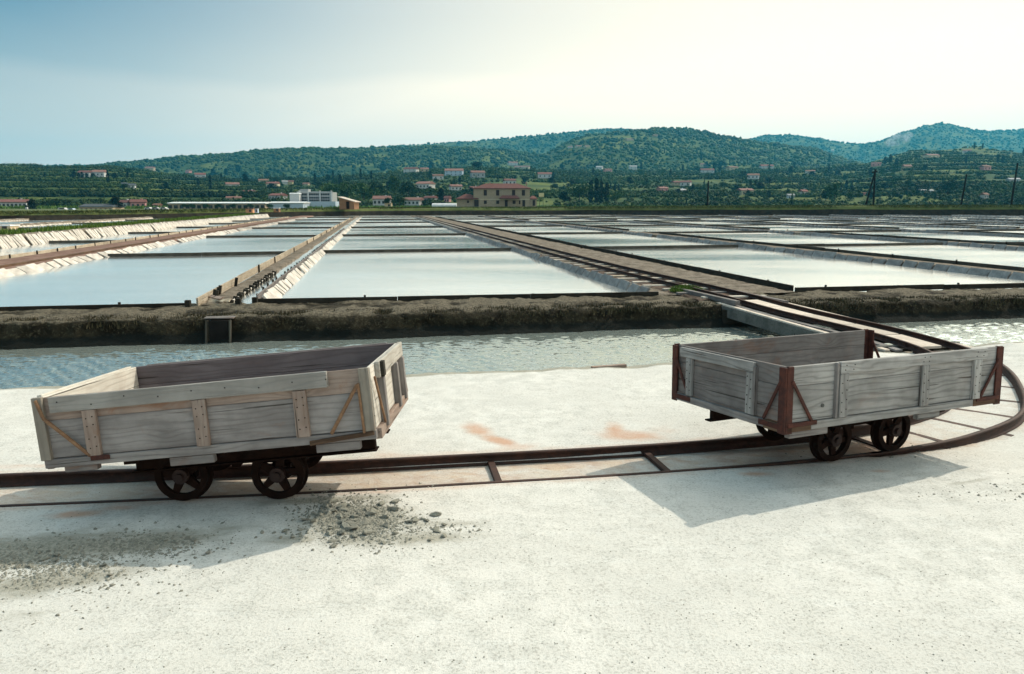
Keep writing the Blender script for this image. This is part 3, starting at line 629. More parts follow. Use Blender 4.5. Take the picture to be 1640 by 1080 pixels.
for ci, (a0, a1, where, off) in enumerate(cols):
    for k in range(6):
        b = 31.6+17.4*k+off+(0.9 if ci == 2 else 0)
        if ci == 0 and k == 0: b = 43.5
        elif ci == 0: b = 43.5+13*k
        if b > 122: continue
        board_run('%s cross divider %s' % (ordn[k], where), (a0, b-.1), (a1, b+.25), .06 if k < 3 else .07, .13, .045, M['wood_mid'], 3.4, 'pan_divider', 'plank divider', group='cross dividers of the salt pans')
# dark teeth on the berm's channel side
r = empty('stake_row', G(-2.9, 15.7)); tag(r, 'row of short dark stakes along the channel side of the tan berm', 'stake row')
for i in range(16):
    b = 15.9+i*.44
    plank('stake', r, Matrix.Identity(4), G(-3.00+jz()*.02, b, -.14), G(-2.95+jz()*.03, b+jz()*.05, .10+jz()*.02), .055, .12, M['wood_dark'], wdir=Vector((0, 1, 0)), bev=.003)
    plank('slab', r, Matrix.Identity(4), G(-2.98, b+.06, .01), G(-2.98, b+.40, .01), .13, .03, M['slab'], wdir=Vector((.5, 0, 1)), bev=.003)
r = empty('broken_boards', G(-3.2, 16, .1)); tag(r, 'broken boards piled on the berm end behind the wooden sluice', 'broken boards')
for (a0, b0, z0, a1, b1, z1, mm) in [(-3.42, 16.2, .10, -3.02, 15.55, .11, 'wood_tan'), (-3.46, 16.35, .13, -3.1, 15.7, .15, 'wood_warm'), (-3.40, 15.9, .07, -2.95, 15.75, .10, 'wood_tan')]:
    plank('board', r, Matrix.Identity(4), G(a0, b0, z0), G(a1, b1, z1), .09, .025, M[mm], wdir=Vector((1, .3, .4)))
for a, b in ((-3.38, 16.3), (-3.43, 17.1), (-3.30, 16.1), (-3.4, 18.9)): plank('post', r, Matrix.Identity(4), G(a, b, 0), G(a+.05, b, .27), .06, .05, M['wood_dark'], wdir=Vector((1, 0, 0)))
for a, b, lb in ((-2.42, 15.45, 'thick dark post stub at the left end of the middle front board'), (-2.72, 15.35, 'small dark post stub right behind the sluice lid'), (-3.62, 15.2, 'dark post stub at the right end of the left front board'), (9.05, 32.8, 'thin dark stake standing by the divider beside the railway')):
    bm = bmesh.new(); add_box(bm, (0, 0, .04), (.10, .09, .30)); bmesh.ops.bevel(bm, geom=list(bm.edges), offset=.008, segments=1, affect='EDGES')
    tag(link('post', fin(bm, 'post', M['wood_dark']), None, Matrix.Translation(G(a, b, .0))), lb, 'post')

# wooden sluice in the bank
r = empty('sluice', G(-2.75, 13.6, -.35)); tag(r, 'small wooden sluice box with dark mouth set in the canal bank', 'sluice')
I4 = Matrix.Identity(4)
for a in (-2.93, -2.54): plank('side_post', r, I4, G(a-.02, 13.36, -.62), G(a, 13.46, .04), .03, .04, M['wood_mid'], wdir=Vector((1, 0, 0)))
plank('lid', r, I4, G(-2.98, 13.62, .065), G(-2.49, 13.62, .06), .22, .02, M['wood_grey'], wdir=Vector((0, 1, 0)))
for a in (-2.91, -2.56): plank('side_board', r, I4, G(a, 13.44, -.28), G(a, 14.1, -.28), .62, .03, M['wood_dark'])
plank('back_board', r, I4, G(-2.89, 13.62, -.28), G(-2.58, 13.62, -.28), .62, .03, M['wood_dark'])
plank('mouth_shade', r, I4, G(-2.89, 13.46, -.28), G(-2.58, 13.46, -.28), .62, .03, M['pole'])  # dark sheet standing for the shade inside the sluice mouth

# ------------------------------------------------------------------ rails
RP = [(-.034, 0), (-.034, .008), (-.006, .016), (-.006, .066), (-.02, .072), (-.02, .088), (.02, .088), (.02, .072), (.006, .066), (.006, .016), (.034, .008), (.034, 0)]
def rail_mesh(P, Z, m, prof=RP):
    T = np.gradient(P, axis=0); T /= np.linalg.norm(T, axis=1)[:, None]; Nn = np.stack([-T[:, 1], T[:, 0]], 1); V = []; n = len(prof)
    for i in range(len(P)):
        for (x, z) in prof: V.append((P[i, 0]+Nn[i, 0]*x, P[i, 1]+Nn[i, 1]*x, Z[i]-.088+z))
    Fc = [(i*n+j, i*n+(j+1) % n, (i+1)*n+(j+1) % n, (i+1)*n+j) for i in range(len(P)-1) for j in range(n)]
    return mesh_np('rail', V, Fc, m)
def cut(P, i0, i1, s=1): return P[i0:i1:s]
iA = near_i+1
iB = np.where((RN[:, 0]*(-EY)+RN[:, 1]*EX) < 14.0)[0][-1]
def track(label, i0, i1, s=1, group=None, extra=()):
    r = empty('railway_track', (float(RC[i0, 0]), float(RC[i0, 1]), float(RZ[i0])-.09)); tag(r, label, 'railway track', group)
    for P in (RN, RF): link('rail', rail_mesh(cut(P, i0, i1+s, s), cut(RZ, i0, i1+s, s), M['rail']), r)
    return r
iC = np.where(RN[:, 0] < 3.0)[0]; iC = [i for i in iC if RN[i, 1] < 7][-1]
t1 = track('straight stretch of rusty track sunk in the sand, passing under the left cart', 0, iC+1, 2)
t2 = track('rusty curved track sweeping round from under the right cart to the bridge', iC, iA+1)
t3 = track('rusty rails carried over the canal by the bridge', iA, iB+1)
far = np.concatenate([RN[iB:iB+120], RN[iB+120::12]])
t4 = empty('railway_track', G(7.35, 14.2, .06)); tag(t4, 'rusty track with pale sleepers running away along the causeway', 'railway track')
for off in (0., .64):
    P = np.concatenate([(RN+NM*off)[iB:iB+120], (RN+NM*off)[iB+120::12]]); Z = np.concatenate([RZ[iB:iB+120], RZ[iB+120::12]]); link('rail', rail_mesh(P, Z, M['rail']), t4)
# flat inner guard strip of the buried near rail
def along(P, s):
    d = np.concatenate([[0], np.cumsum(np.linalg.norm(np.diff(P, axis=0), axis=1))]); return np.array([np.interp(s, d, P[:, 0]), np.interp(s, d, P[:, 1])]), np.array([np.interp(s, d, TG[:, 0]), np.interp(s, d, TG[:, 1])])
def tie(root, c, t, z, L, w, th, m, name='sleeper', sh=0.):
    n = Vector((-t[1], t[0], 0)); c = Vector((c[0], c[1], z))+n*(.32+sh); plank(name, root, I4, c-n*L/2, c+n*L/2, w, th, m, wdir=Vector((t[0], t[1], 0)), bev=.003, key=round(L, 1))
for (u, v) in ((792, 762), (1048, 748)):
    x, y = pg(u, v, -.09); k = int(np.argmin((RC[:, 0]-x)**2+(RC[:, 1]-y)**2)); tie(t1, RN[k], TG[k], -.072, .60, .055, .03, M['rail'], 'tie_bar')
Pc = RN[iC:iA+1]; dl = np.concatenate([[0], np.cumsum(np.linalg.norm(np.diff(Pc, axis=0), axis=1))])
for s in np.arange(.35, dl[-1]-.1, .72):
    k = iC+int(np.searchsorted(dl, s)); tie(t2, RN[k], TG[k], RZ[k]-.088-.012, .78, .07, .022, M['rail'], 'tie_bar', sh=-.03)
random.seed(5); b = 14.5; cnt = 0; farT = []
dB = None
while b < 118:
    x = rail_a(b)-.32; z = .093+jz()*.006; L = 1.35+jz()*.15; w = .14+jz()*.02; sh = -.10+jz()*.14; p0 = G(x-L/2+sh, b+jz()*.04, z); p1 = G(x+L/2+sh, b+jz()*.04, z); 
    if b < 62: plank('sleeper', t4, I4, p0, p1, w, .05, random.choice([M['wood_white'], M['wood_white'], M['wood_tan'], M['wood_grey']]), wdir=Vector((-EY, EX, 0)), bev=.006)
    else: farT.append(((p0+p1)/2, L, w))
    b += .78+jz()*.08
V = np.concatenate([np.array([v.co for v in bpy_box(L, w, .05)]) @ np.array([[EX, EY, 0], [-EY, EX, 0], [0, 0, 1]])+np.array(c) for c, L, w in farT]); F2 = np.concatenate([BOXF+8*i for i in range(len(farT))])
o = link('far_sleepers', mesh_np('far_sleepers', V, F2, M['wood_white']), None); o.parent = t4; o.matrix_parent_inverse = Matrix.Translation(t4.location).inverted(); o['kind'] = 'stuff'
bs = np.concatenate([np.arange(14.3, 40, .25), np.arange(40, 120, 1.5)]); V = []; q = np.random.default_rng(8)
for b in bs:
    ra = rail_a(b)
    for i, (da, z) in enumerate(((-1.12, .05), (-1.0, .088), (-.7, .09), (-.32, .082), (.05, .09), (.22, .05))): V.append(G(ra+da+q.normal(0, .03), b, z+q.normal(0, .006)))
tag(link('track_bed', mesh_np('track_bed', V, grid_faces(len(bs), 6), M['bed'], True)), kind='structure')
# timber kerb boards outside the rails near the bridge end
def kerb(label, a0, b0, a1, b1, z, h=.09):
    o = plank('kerb_timber', None, I4, G(a0, b0, z), G(a1, b1, z), h, .10, M['wood_grey']); tag(o, label, 'kerb timber')
kerb('weathered timber laid beside the left rail just past the grass tuft', 6.84, 13.4, 6.62, 16.0, .12)
kerb('weathered timber along the right rail at the far bridge end', 7.86, 13.4, 7.66, 16.2, .10)

# ------------------------------------------------------------------ bridge
r = empty('bridge', G(7.6, 11.5, 0)); tag(r, 'low concrete and board footbridge carrying the rails over the canal', 'bridge')
def BC(k): return RC[k]
zb = lambda k: float(RZ[k])-.092
k0, k1 = iA, iB
for off, nm in ((-.36, 'side_beam'), (.97, 'side_beam')):
    P0 = RN[k0]+NM[k0]*off; P1 = RN[k1]+NM[k1]*off
    plank(nm, r, I4, (P0[0], P0[1], zb(k0)-.13), (P1[0], P1[1], zb(k1)-.13), .20, .14, M['concrete'])
    plank('edge_strip', r, I4, (P0[0], P0[1], zb(k0)-.012), (P1[0], P1[1], zb(k1)-.012), .09, .03, M['deck'], wdir=Vector((1, 0, 0)))
ks = np.linspace(k0, k1, 6).astype(int)
for q in range(5):
    i0, i1 = ks[q], ks[q+1]; P0 = RC[i0]+TG[i0]*.015; P1 = RC[i1]-TG[i1]*.015
    plank('deck_board', r, I4, (P0[0], P0[1], zb(i0)+.012), (P1[0], P1[1], zb(i1)+.012), .44, .04, M['deck'], wdir=Vector((1, 0, 0)), bev=.004)
    for off in (-.17, .78):
        P0 = RN[i0]+NM[i0]*off+TG[i0]*.01; P1 = RN[i1]+NM[i1]*off-TG[i1]*.01
        plank('deck_board', r, I4, (P0[0], P0[1], zb(i0)-.02), (P1[0], P1[1], zb(i1)-.02), .12, .03, M['wood_grey'], wdir=Vector((1, 0, 0)), bev=.003)
for k in np.linspace(k0+2, k1-2, 6).astype(int):
    P = RC[k]; n = NM[k]; plank('cross_beam', r, I4, (P[0]-n[0]*.6, P[1]-n[1]*.6, zb(k)-.075), (P[0]+n[0]*.6, P[1]+n[1]*.6, zb(k)-.075), .09, .08, M['wood_dark'])
for off in (-.30, .91):
    P = RN[(k0+k1)//2]+NM[(k0+k1)//2]*off; plank('pier', r, I4, (P[0], P[1], -.6), (P[0], P[1], -.14), .2, .2, M['wood_dark'], wdir=Vector((1, 0, 0)))
P = RC[k1-4]; n = NM[k1]; plank('abutment', r, I4, (P[0]-n[0]*.75, P[1]-n[1]*.75, -.30), (P[0]+n[0]*.75, P[1]+n[1]*.75, -.30), .56, .10, M['wood_dark'])
P = RC[k0+3]; plank('abutment', r, I4, (P[0]-n[0]*.75, P[1]-n[1]*.75, -.30), (P[0]+n[0]*.75, P[1]+n[1]*.75, -.30), .52, .10, M['concrete'])

# ------------------------------------------------------------------ carts
def frame_matrix(x, y, z, yaw, pt, rl):
    cq, sq = math.cos(pt), math.sin(pt)
    Ry = Matrix(((cq, 0, -sq), (0, 1, 0), (sq, 0, cq))).to_4x4(); return Matrix.Translation((x, y, z)) @ Matrix.Rotation(yaw, 4, 'Z') @ Ry @ Matrix.Rotation(rl, 4, 'X')
def lathe(bm, prof, seg=32):
    """prof (radius, y) revolved about Y"""
    rings = []
    for i in range(seg):
        a = 2*PI*i/seg; rings.append([bm.verts.new((r_*math.cos(a), y_, r_*math.sin(a))) for r_, y_ in prof])
    for i in range(seg):
        A, B = rings[i], rings[(i+1) % seg]
        for j in range(len(prof)): k = (j+1) % len(prof); bm.faces.new((A[j], A[k], B[k], B[j]))
RW = .178
bm = bmesh.new(); lathe(bm, [(RW, -.032), (RW, .022), (RW+.018, .026), (RW+.018, .036), (RW-.02, .036), (RW-.046, .0), (RW-.046, -.032)], 40); RIM = fin(bm, 'rim', M['iron'], False)
bm = bmesh.new(); add_cyl(bm, (0, -.055, 0), (0, .05, 0), .052, None, 16); add_cyl(bm, (0, -.075, 0), (0, -.05, 0), .026, None, 12); HUB = fin(bm, 'hub', M['hub'])
bm = bmesh.new(); vs = [(.034, -.032), (.034, .032), (.138, .020), (.138, -.020)]
f0 = [bm.verts.new((x+.0, -.014, z+.012*math.sin((x-.034)/.118*PI))) for x, z in vs]; f1 = [bm.verts.new((x, .014, z+.012*math.sin((x-.034)/.118*PI))) for x, z in vs]
bm.faces.new(f0); bm.faces.new(f1[::-1])
for i in range(4): bm.faces.new((f0[i], f0[(i+1) % 4], f1[(i+1) % 4], f1[i]))
bmesh.ops.subdivide_edges(bm, edges=list(bm.edges), cuts=2, use_grid_fill=True); SPOKE = fin(bm, 'spoke', M['iron'])
def wheels_and_frame(root, T, base=.325, gz=.32):
    for sx in (-1, 1):
        for sy in (-1, 1):
            a0 = random.random()*PI; Tw = T @ Matrix.Translation((sx*base, sy*gz, RW+.002)) @ Matrix.Rotation(a0, 4, 'Y')
            if sy > 0: Tw = Tw @ Matrix.Rotation(PI, 4, 'Z')
            w = link('wheel', RIM, root, Tw)
            link('hub', HUB, w, Tw)
            for i in range(5): link('spoke', SPOKE, w, Tw @ Matrix.Rotation(2*PI*i/5, 4, 'Y'))
        bm = bmesh.new(); add_cyl(bm, (0, -gz, 0), (0, gz, 0), .022, None, 10); link('axle', fin(bm, 'axle', M['iron']), root, T @ Matrix.Translation((sx*base, 0, RW)))
        for sy in (-1, 1):
            bm = bmesh.new(); add_box(bm, (0, 0, 0), (.13, .075, .12)); bmesh.ops.bevel(bm, geom=list(bm.edges), offset=.014, segments=2, affect='EDGES')
            link('axle_box', fin(bm, 'axle_box', M['iron']), root, T @ Matrix.Translation((sx*base, sy*(gz-.085), RW+.0)))
    for sy in (-1, 1): plank('truck_beam', root, T, (-.50, sy*(gz-.085), RW+.105), (.50, sy*(gz-.085), RW+.105), .10, .05, M['iron'], bev=.006)
    plank('truck_crossbar', root, T, (0, -(gz-.11), RW+.06), (0, gz-.11, RW+.06), .10, .06, M['iron'])
def rod(root, Fm, p0, p1, rr, m, name='brace', flat=True):
    if flat: plank(name, root, Fm, p0, p1, rr*2, rr*1.1, m, wdir=Vector((0, 0, 1)), bev=rr*.3)
def nails(root, Fm, pts, m, axis):
    bm = bmesh.new()
    for p in pts:
        v = bmesh.ops.create_cone(bm, cap_ends=True, segments=6, radius1=.0045, radius2=.003, depth=.004)['verts']
        bmesh.ops.transform(bm, matrix=Matrix.Translation(p) @ Vector(axis).to_track_quat('Z', 'Y').to_matrix().to_4x4(), verts=v)
    o = link('nail_heads', fin(bm, 'nail_heads', m), root, Fm); o['kind'] = 'stuff'

def cart_left():
    L, Wd, H = 2.10, 1.22, .456; x2, y2 = L/2, Wd/2; random.seed(3)
    F = frame_matrix(-1.897, 5.153, .42, .004+R(.3), .091, -.055)
    r = empty('wagon', (-1.95, 5.22, 0), R(7)); tag(r, 'low wooden salt wagon with grey boarded sides, the closed one tilted up to the right', 'rail wagon', 'wooden wagons on the rails')
    T = Matrix.Translation((-1.945, 5.225, 0)) @ Matrix.Rotation(R(2.5), 4, 'Z'); wheels_and_frame(r, T)
    g, wm, inn = M['wood_grey'], M['wood_warm'], M['wood_inner']; dz = .058
    # deck: boards across, side sills
    for k in range(7):
        x0 = -x2+.05+k*(L-.1)/7; plank('deck_board', r, F, (x0+(L-.1)/14, -y2+.03, .040), (x0+(L-.1)/14, y2-.03, .040), (L-.1)/7-.006, .03, M['wood_grey'], wdir=Vector((1, 0, 0)))
    plank('sill', r, F, (-x2, -y2-.005, .028), (x2+.0, -y2-.005, .028), .056, .05, g)
    plank('sill', r, F, (-x2, y2+.005, .028), (x2, y2+.005, .028), .056, .05, g)
    plank('end_sill', r, F, (x2+.002, -y2+.022, .022), (x2+.002, y2+.03, .022), .07, .05, M['wood_warm'])
    plank('end_sill', r, F, (-x2-.001, -y2+.022, .018), (-x2-.001, y2-.022, .018), .07, .045, g)
    # near side: two boards, cap rail, battens
    yn = -y2-.005; e = x2-.045
    plank('side_board', r, F, (-e, yn+.004, dz+.122), (e, yn+.004, dz+.122), .240, .026, g, warp=.001)
    plank('side_board', r, F, (-e, yn+.004, dz+.318), (e, yn+.004, dz+.318), .148, .026, wm, warp=.001)
    plank('cap_rail', r, F, (-e+.05, yn-.024, dz+.345), (e-.22, yn-.024, dz+.349), .098, .032, M['wood_cap'], warp=.002)
    for x in (-.72, -.03, .60): plank('batten', r, F, (x-.005, yn-.022, dz-.002), (x, yn-.022, dz+.294), .085, .028, wm, wdir=Vector((1, 0, 0)), warp=.002, key=x)
    for x, m_ in ((-x2+.02, M['wood_post']), (x2-.035, M['wood_post'])): plank('corner_post', r, F, (x, yn-.022, dz-.004), (x, yn-.022, dz+.398), .065, .03, m_, wdir=Vector((1, 0, 0)), key=x)
    # far side
    yf = y2+.005
    plank('side_board', r, F, (-x2+.004, yf, dz+.122), (x2-.004, yf, dz+.122), .240, .026, inn)
    plank('side_board', r, F, (-x2+.004, yf, dz+.318), (x2-.004, yf, dz+.318), .148, .026, inn)
    plank('cap_rail', r, F, (-e+.05, yf+.028, dz+.349), (e-.05, yf+.028, dz+.349), .098, .03, g)
    for x in (-.66, 0, .66): plank('batten', r, F, (x, yf+.028, dz), (x, yf+.028, dz+.296), .085, .028, g, wdir=Vector((1, 0, 0)))
    # left end (seen from inside) and right end (in the sun)
    for sx, mm in ((-1, M['wood_pale']), (1, M['wood_pale'])):
        xe = sx*(x2-.015)
        plank('end_board', r, F, (xe, -y2+.014, dz+.122), (xe, y2-.010, dz+.122), .240, .026, mm)
        plank('end_board', r, F, (xe, -y2+.014, dz+.318), (xe, y2-.010, dz+.318), .148, .026, mm)
        plank('cap_rail', r, F, (xe+sx*.030, -y2+(.16 if sx > 0 else .05), dz+.350), (xe+sx*.030, y2-.03, dz+.350), .105, .032, mm)
        for y in ((-.38, .20, .50) if sx > 0 else (-.3, .3)): plank('batten', r, F, (xe+sx*.036, y, dz-.03), (xe+sx*.036, y, dz+.295), .06, .046, M['wood_grey'], wdir=Vector((0, 1, 0)))
    plank('batten_end', r, F, (x2+.03, -.395, dz+.30), (x2+.03, -.395, dz+.40), .06, .05, M['wood_dark'], wdir=Vector((0, 1, 0)))
    # iron braces on the near side and right end
    ro = M['rod']
    plank('brace', r, F, (-x2+.05, yn-.045, dz+.27), (-x2+.30, yn-.030, dz+.0), .022, .016, ro, bev=.004)
    plank('brace', r, F, (-x2+.05, yn-.042, dz+.27), (-x2+.02, yn-.044, dz+.385), .02, .014, ro, bev=.004)
    plank('brace', r, F, (x2-.08, yn-.045, dz+.30), (x2-.28, yn-.030, dz+.0), .022, .016, ro, bev=.004)
    plank('brace', r, F, (x2-.075, yn-.043, dz+.31), (x2-.07, yn-.043, dz-.01), .016, .014, ro, bev=.004)
    plank('brace', r, F, (x2+.018, -y2+.03, dz+.33), (x2+.03, -y2+.17, dz+.0), .018, .014, ro, bev=.004)
    plank('brace', r, F, (x2+.018, y2-.06, dz+.33), (x2+.03, y2-.02, dz+.0), .018, .014, ro, bev=.004)
    plank('bracket', r, F, (x2-.42, yn-.034, .012), (x2-.01, yn-.034, .045), .03, .012, M['wood_rusted'], bev=.003)
    plank('bracket', r, F, (-x2+.30, yn-.034, .045), (-x2+.42, yn-.034, .045), .03, .012, M['rust'], bev=.003)
    for x in (-.13, .80): plank('bolster_block', r, F, (x-.14, yn+.01, -.032), (x+.14, yn+.01, -.032), .055, .05, M['wood_grey'], bev=.004)
    plank('bolster_block', r, F, (-.95, yn+.03, -.022), (-.74, yn+.03, -.022), .04, .05, M['wood_grey'], bev=.004)
    for y in (-.245, .245):
        plank('under_beam', r, F, (-.68, y, -.088), (.96, y, -.088), .14, .055, M['iron'], bev=.006); plank('under_beam_flange', r, F, (-.70, y, -.164), (.97, y, -.164), .012, .10, M['iron'], bev=.003)
    for x in (-.55, 0, .55): plank('cross_bearer', r, F, (x, -y2+.05, -.02), (x, y2-.05, -.02), .04, .10, M['iron'])
    plank('pivot', r, F, (0, 0, -.16), (0, 0, -.03), .22, .22, M['iron'], wdir=Vector((1, 0, 0)))
    pts = []
    for x in (-.72, -.03, .60):
        for z in (.05, .11, .19, .24): pts += [(x-.02, yn-.038, dz+z), (x+.02, yn-.038, dz+z+.01)]
    for x in np.arange(-.9, .8, .21): pts.append((x, yn-.042, dz+.345+.02*jz()))
    nails(r, F, pts, M['iron'], (0, -1, 0))
cart_left()

def cart_right():
    L, Wd, H = 2.22, 1.25, .458; x2, y2 = L/2, Wd/2; random.seed(9)
    F = frame_matrix(2.665, 6.053, .40, .413, -.010, -.045)
    r = empty('wagon', (2.70, 6.11, 0), R(23)); tag(r, 'low wooden salt wagon with rusty corner posts and an open right end', 'rail wagon', 'wooden wagons on the rails')
    T = Matrix.Translation((2.70, 6.11, 0)) @ Matrix.Rotation(R(23), 4, 'Z'); wheels_and_frame(r, T)
    s, g = M['wood_silver'], M['wood_grey']; dz = .058
    for k in range(7):
        x0 = -x2+.05+k*(L-.1)/7; plank('deck_board', r, F, (x0+(L-.1)/14, -y2+.03, .040), (x0+(L-.1)/14, y2-.03, .040), (L-.1)/7-.006, .03, g, wdir=Vector((1, 0, 0)))
    yn = -y2-.005; yf = y2+.005; e = x2-.03
    plank('sill', r, F, (-x2+.22, yn, .026), (x2-.30, yn, .026), .055, .05, s); plank('sill', r, F, (-x2, yf, .026), (x2, yf, .026), .055, .05, s)
    plank('sill', r, F, (-x2, yn, .025), (-x2+.218, yn, .025), .06, .052, M['wood_rusted']); plank('sill', r, F, (x2-.298, yn, .025), (x2, yn, .025), .06, .052, M['wood_rusted'])
    plank('end_sill', r, F, (-x2-.004, -y2+.18, .024), (-x2-.004, y2-.03, .024), .055, .05, g); plank('end_sill', r, F, (-x2-.004, -y2+.022, .022), (-x2-.004, -y2+.178, .022), .06, .052, M['wood_rusted'])
    plank('end_sill', r, F, (x2, -y2+.022, .024), (x2, y2-.022, .024), .055, .05, g)
    # near side: one wide board in two widths, cap rail, battens
    plank('side_board', r, F, (-e, yn+.004, dz+.130), (e, yn+.004, dz+.130), .258, .026, s); plank('side_board', r, F, (-e, yn+.004, dz+.330), (e, yn+.004, dz+.330), .138, .026, s)
    plank('cap_rail', r, F, (-.64, yn-.022, dz+.360), (.93, yn-.022, dz+.360), .085, .028, s, warp=.001)
    for x in (-.60, .24, .83): plank('batten', r, F, (x, yn-.022, dz+.0), (x, yn-.022, dz+.316), .085, .028, s, wdir=Vector((1, 0, 0)), warp=.001, key=x)
    plank('batten', r, F, (-.665, yn-.020, dz), (-.665, yn-.020, dz+.40), .022, .03, g, wdir=Vector((1, 0, 0)))
    # far side
    plank('side_board', r, F, (-e, yf, dz+.130), (e-.03, yf, dz+.130), .258, .026, g); plank('side_board', r, F, (-e, yf, dz+.330), (e-.03, yf, dz+.330), .138, .026, g)
    for x in (-.6, .2, .8): plank('batten', r, F, (x, yf+.028, dz), (x, yf+.028, dz+.38), .085, .028, s, wdir=Vector((1, 0, 0)))
    # left end
    xe = -x2+.012
    plank('end_board', r, F, (xe, -y2+.02, dz+.130), (xe, y2-.02, dz+.130), .258, .026, g); plank('end_board', r, F, (xe, -y2+.02, dz+.330), (xe, y2-.02, dz+.330), .138, .026, g)
    plank('cap_rail', r, F, (xe-.028, -.33, dz+.352), (xe-.028, .55, dz+.352), .075, .03, s, warp=.001)
    for y in (-.29, .43): plank('batten', r, F, (xe-.028, y, dz), (xe-.028, y, dz+.312), .075, .028, s, wdir=Vector((0, 1, 0)))
    plank('batten', r, F, (xe-.028, -.34, dz), (xe-.028, -.34, dz+.36), .022, .03, g, wdir=Vector((0, 1, 0)))
    # rusty corner posts with braces
    ru = M['rust']
    for sx in (-1, 1):
        for sy in (-1, 1):
            cx, cy = sx*(x2+.002), sy*(y2+.012)
            bm = bmesh.new(); add_box(bm, (-sx*.016, sy*.012, .22), (.060, .014, .47)); add_box(bm, (sx*.0215, -sy*.016, .22), (.014, .068, .47)); add_box(bm, (-sx*.016, sy*.012, .452), (.05, .02, .02))
            bmesh.ops.bevel(bm, geom=list(bm.edges), offset=.003, segments=1, affect='EDGES')
            link('corner_post', fin(bm, 'corner_post', ru), r, F @ Matrix.Translation((cx, cy, 0)))
            plank('brace', r, F, (cx-sx*.03, cy+sy*.022, dz+.30), (cx-sx*.225, cy+sy*.016, dz+.0), .024, .014, ru, bev=.003)
            plank('brace', r, F, (cx+sx*.026, cy-sy*.03, dz+.30), (cx+sx*.018, cy-sy*.20, dz+.0), .024, .014, ru, bev=.003)
            plank('bracket', r, F, (cx-sx*.27, cy+sy*.016, .046), (cx, cy+sy*.016, .046), .03, .02, ru, bev=.003)
            plank('bracket', r, F, (cx+sx*.02, cy-sy*.24, .030), (cx+sx*.02, cy, .030), .04, .02, ru, bev=.003)
    bm = bmesh.new(); add_cyl(bm, (-.78, yn-.016, dz+.10), (-.78, yn-.002, dz+.10), .014, None, 14); link('bolt', fin(bm, 'bolt', M['concrete']), r, F)
    for x in (.35,): plank('bolster_block', r, F, (x-.12, yn+.03, -.032), (x+.12, yn+.03, -.032), .055, .05, M['wood_silver'], bev=.004)
    plank('bolster_block', r, F, (-x2+.04, yn+.02, -.030), (-x2+.40, yn+.02, -.030), .05, .05, M['wood_grey'], bev=.004)
    for y in (-.235, .235):
        plank('under_beam', r, F, (-x2+.06 if y > 0 else -.66, y, -.064), (1.0, y, -.064), .10, .055, M['iron'], bev=.006); plank('under_beam_flange', r, F, (-x2+.02 if y > 0 else -.66, y, -.112), (1.0, y, -.112), .012, .07, M['iron'], bev=.003)
    for x in (-.55, 0, .55): plank('cross_bearer', r, F, (x, -y2+.05, -.02), (x, y2-.05, -.02), .04, .10, M['iron'])
    plank('pivot', r, F, (0, 0, -.16), (0, 0, -.03), .22, .22, M['iron'], wdir=Vector((1, 0, 0)))
    pts = []
    for x in (-.60, .24, .83):
        for z in (.04, .11, .18, .25): pts += [(x-.022, yn-.038, dz+z), (x+.022, yn-.038, dz+z+.018)]
    for x in (-.6, -.52, .2, .26, .80, .88): pts += [(x, yn-.038, dz+.345), (x+.01, yn-.038, dz+.378)]
    nails(r, F, pts, M['iron'], (0, -1, 0))
    pts = []
    for y in (-.29, .43):
        for z in (.05, .12, .19, .26): pts += [(xe-.044, y-.018, dz+z), (xe-.044, y+.018, dz+z+.02)]
    nails(r, F, pts, M['iron'], (-1, 0, 0))
cart_right()

# ------------------------------------------------------------------ clods, pebbles, driftwood
def clod_mesh(seed, flat=.45):
    random.seed(seed); bm = bmesh.new()
    for _ in range(15):
        v = Vector((jz(), jz(), jz())).normalized()*random.uniform(.36, .52); bm.verts.new((v.x*1.3, v.y*.9, v.z*flat))
    r = bmesh.ops.convex_hull(bm, input=bm.verts); bmesh.ops.delete(bm, geom=[g for g in r['geom_interior'] if isinstance(g, bmesh.types.BMVert)], context='VERTS')
    bmesh.ops.bevel(bm, geom=list(bm.edges), offset=.03, segments=1, affect='EDGES')
    for v in bm.verts: v.co += Vector((jz(), jz(), jz()))*.022
    return fin(bm, 'mud_clod', M['clod'])
CL = [clod_mesh(s) for s in range(9)]
random.seed(21)
def surf(x, y): return float(sand_z(np.array([x]), np.array([y]))[0])
def clods(n, cu, cv, su, sv, s0, s1, label, group, flatmin=.6):
    for i in range(n):
        u = random.gauss(cu, su); v = random.gauss(cv, sv); x, y = pg(u, v)
        s = random.uniform(s0, s1)
        o = D.objects.new('mud_clod', CL[random.randrange(9)]); COL.objects.link(o); o.location = (x, y, surf(x, y)+s*.09); o.scale = (s, s*random.uniform(.5, 1), s*random.uniform(flatmin, 1.3)); o.rotation_euler = (jz()*.45, jz()*.45, random.random()*6.3)
        tag(o, label, 'mud clod', group)
clods(62, 560, 829, 34, 19, .035, .10, 'grey lump of broken mud crust in the heap just right of the left wagon\'s shadow', 'mud clods in the heap by the left wagon')
clods(16, 690, 845, 42, 14, .03, .085, 'small grey mud lump scattered to the right of the heap of broken crust', 'mud clods scattered right of the heap')
clods(30, 80, 908, 70, 16, .025, .06, 'grey mud lump on the dark muddy patch at the left edge of the sand', 'mud clods on the left muddy patch')
clods(10, 280, 876, 22, 14, .02, .05, 'small mud lump lying inside the left wagon\'s shadow', 'mud clods in the left wagon\'s shadow')
clods(9, 468, 858, 16, 9, .03, .055, 'mud lump at the right corner of the left wagon\'s shadow', 'mud clods at the shadow\'s corner')
clods(12, 110, 980, 45, 26, .012, .03, 'tiny dark mud crumb on the bright sand at the lower left', 'crumbs at the lower left')
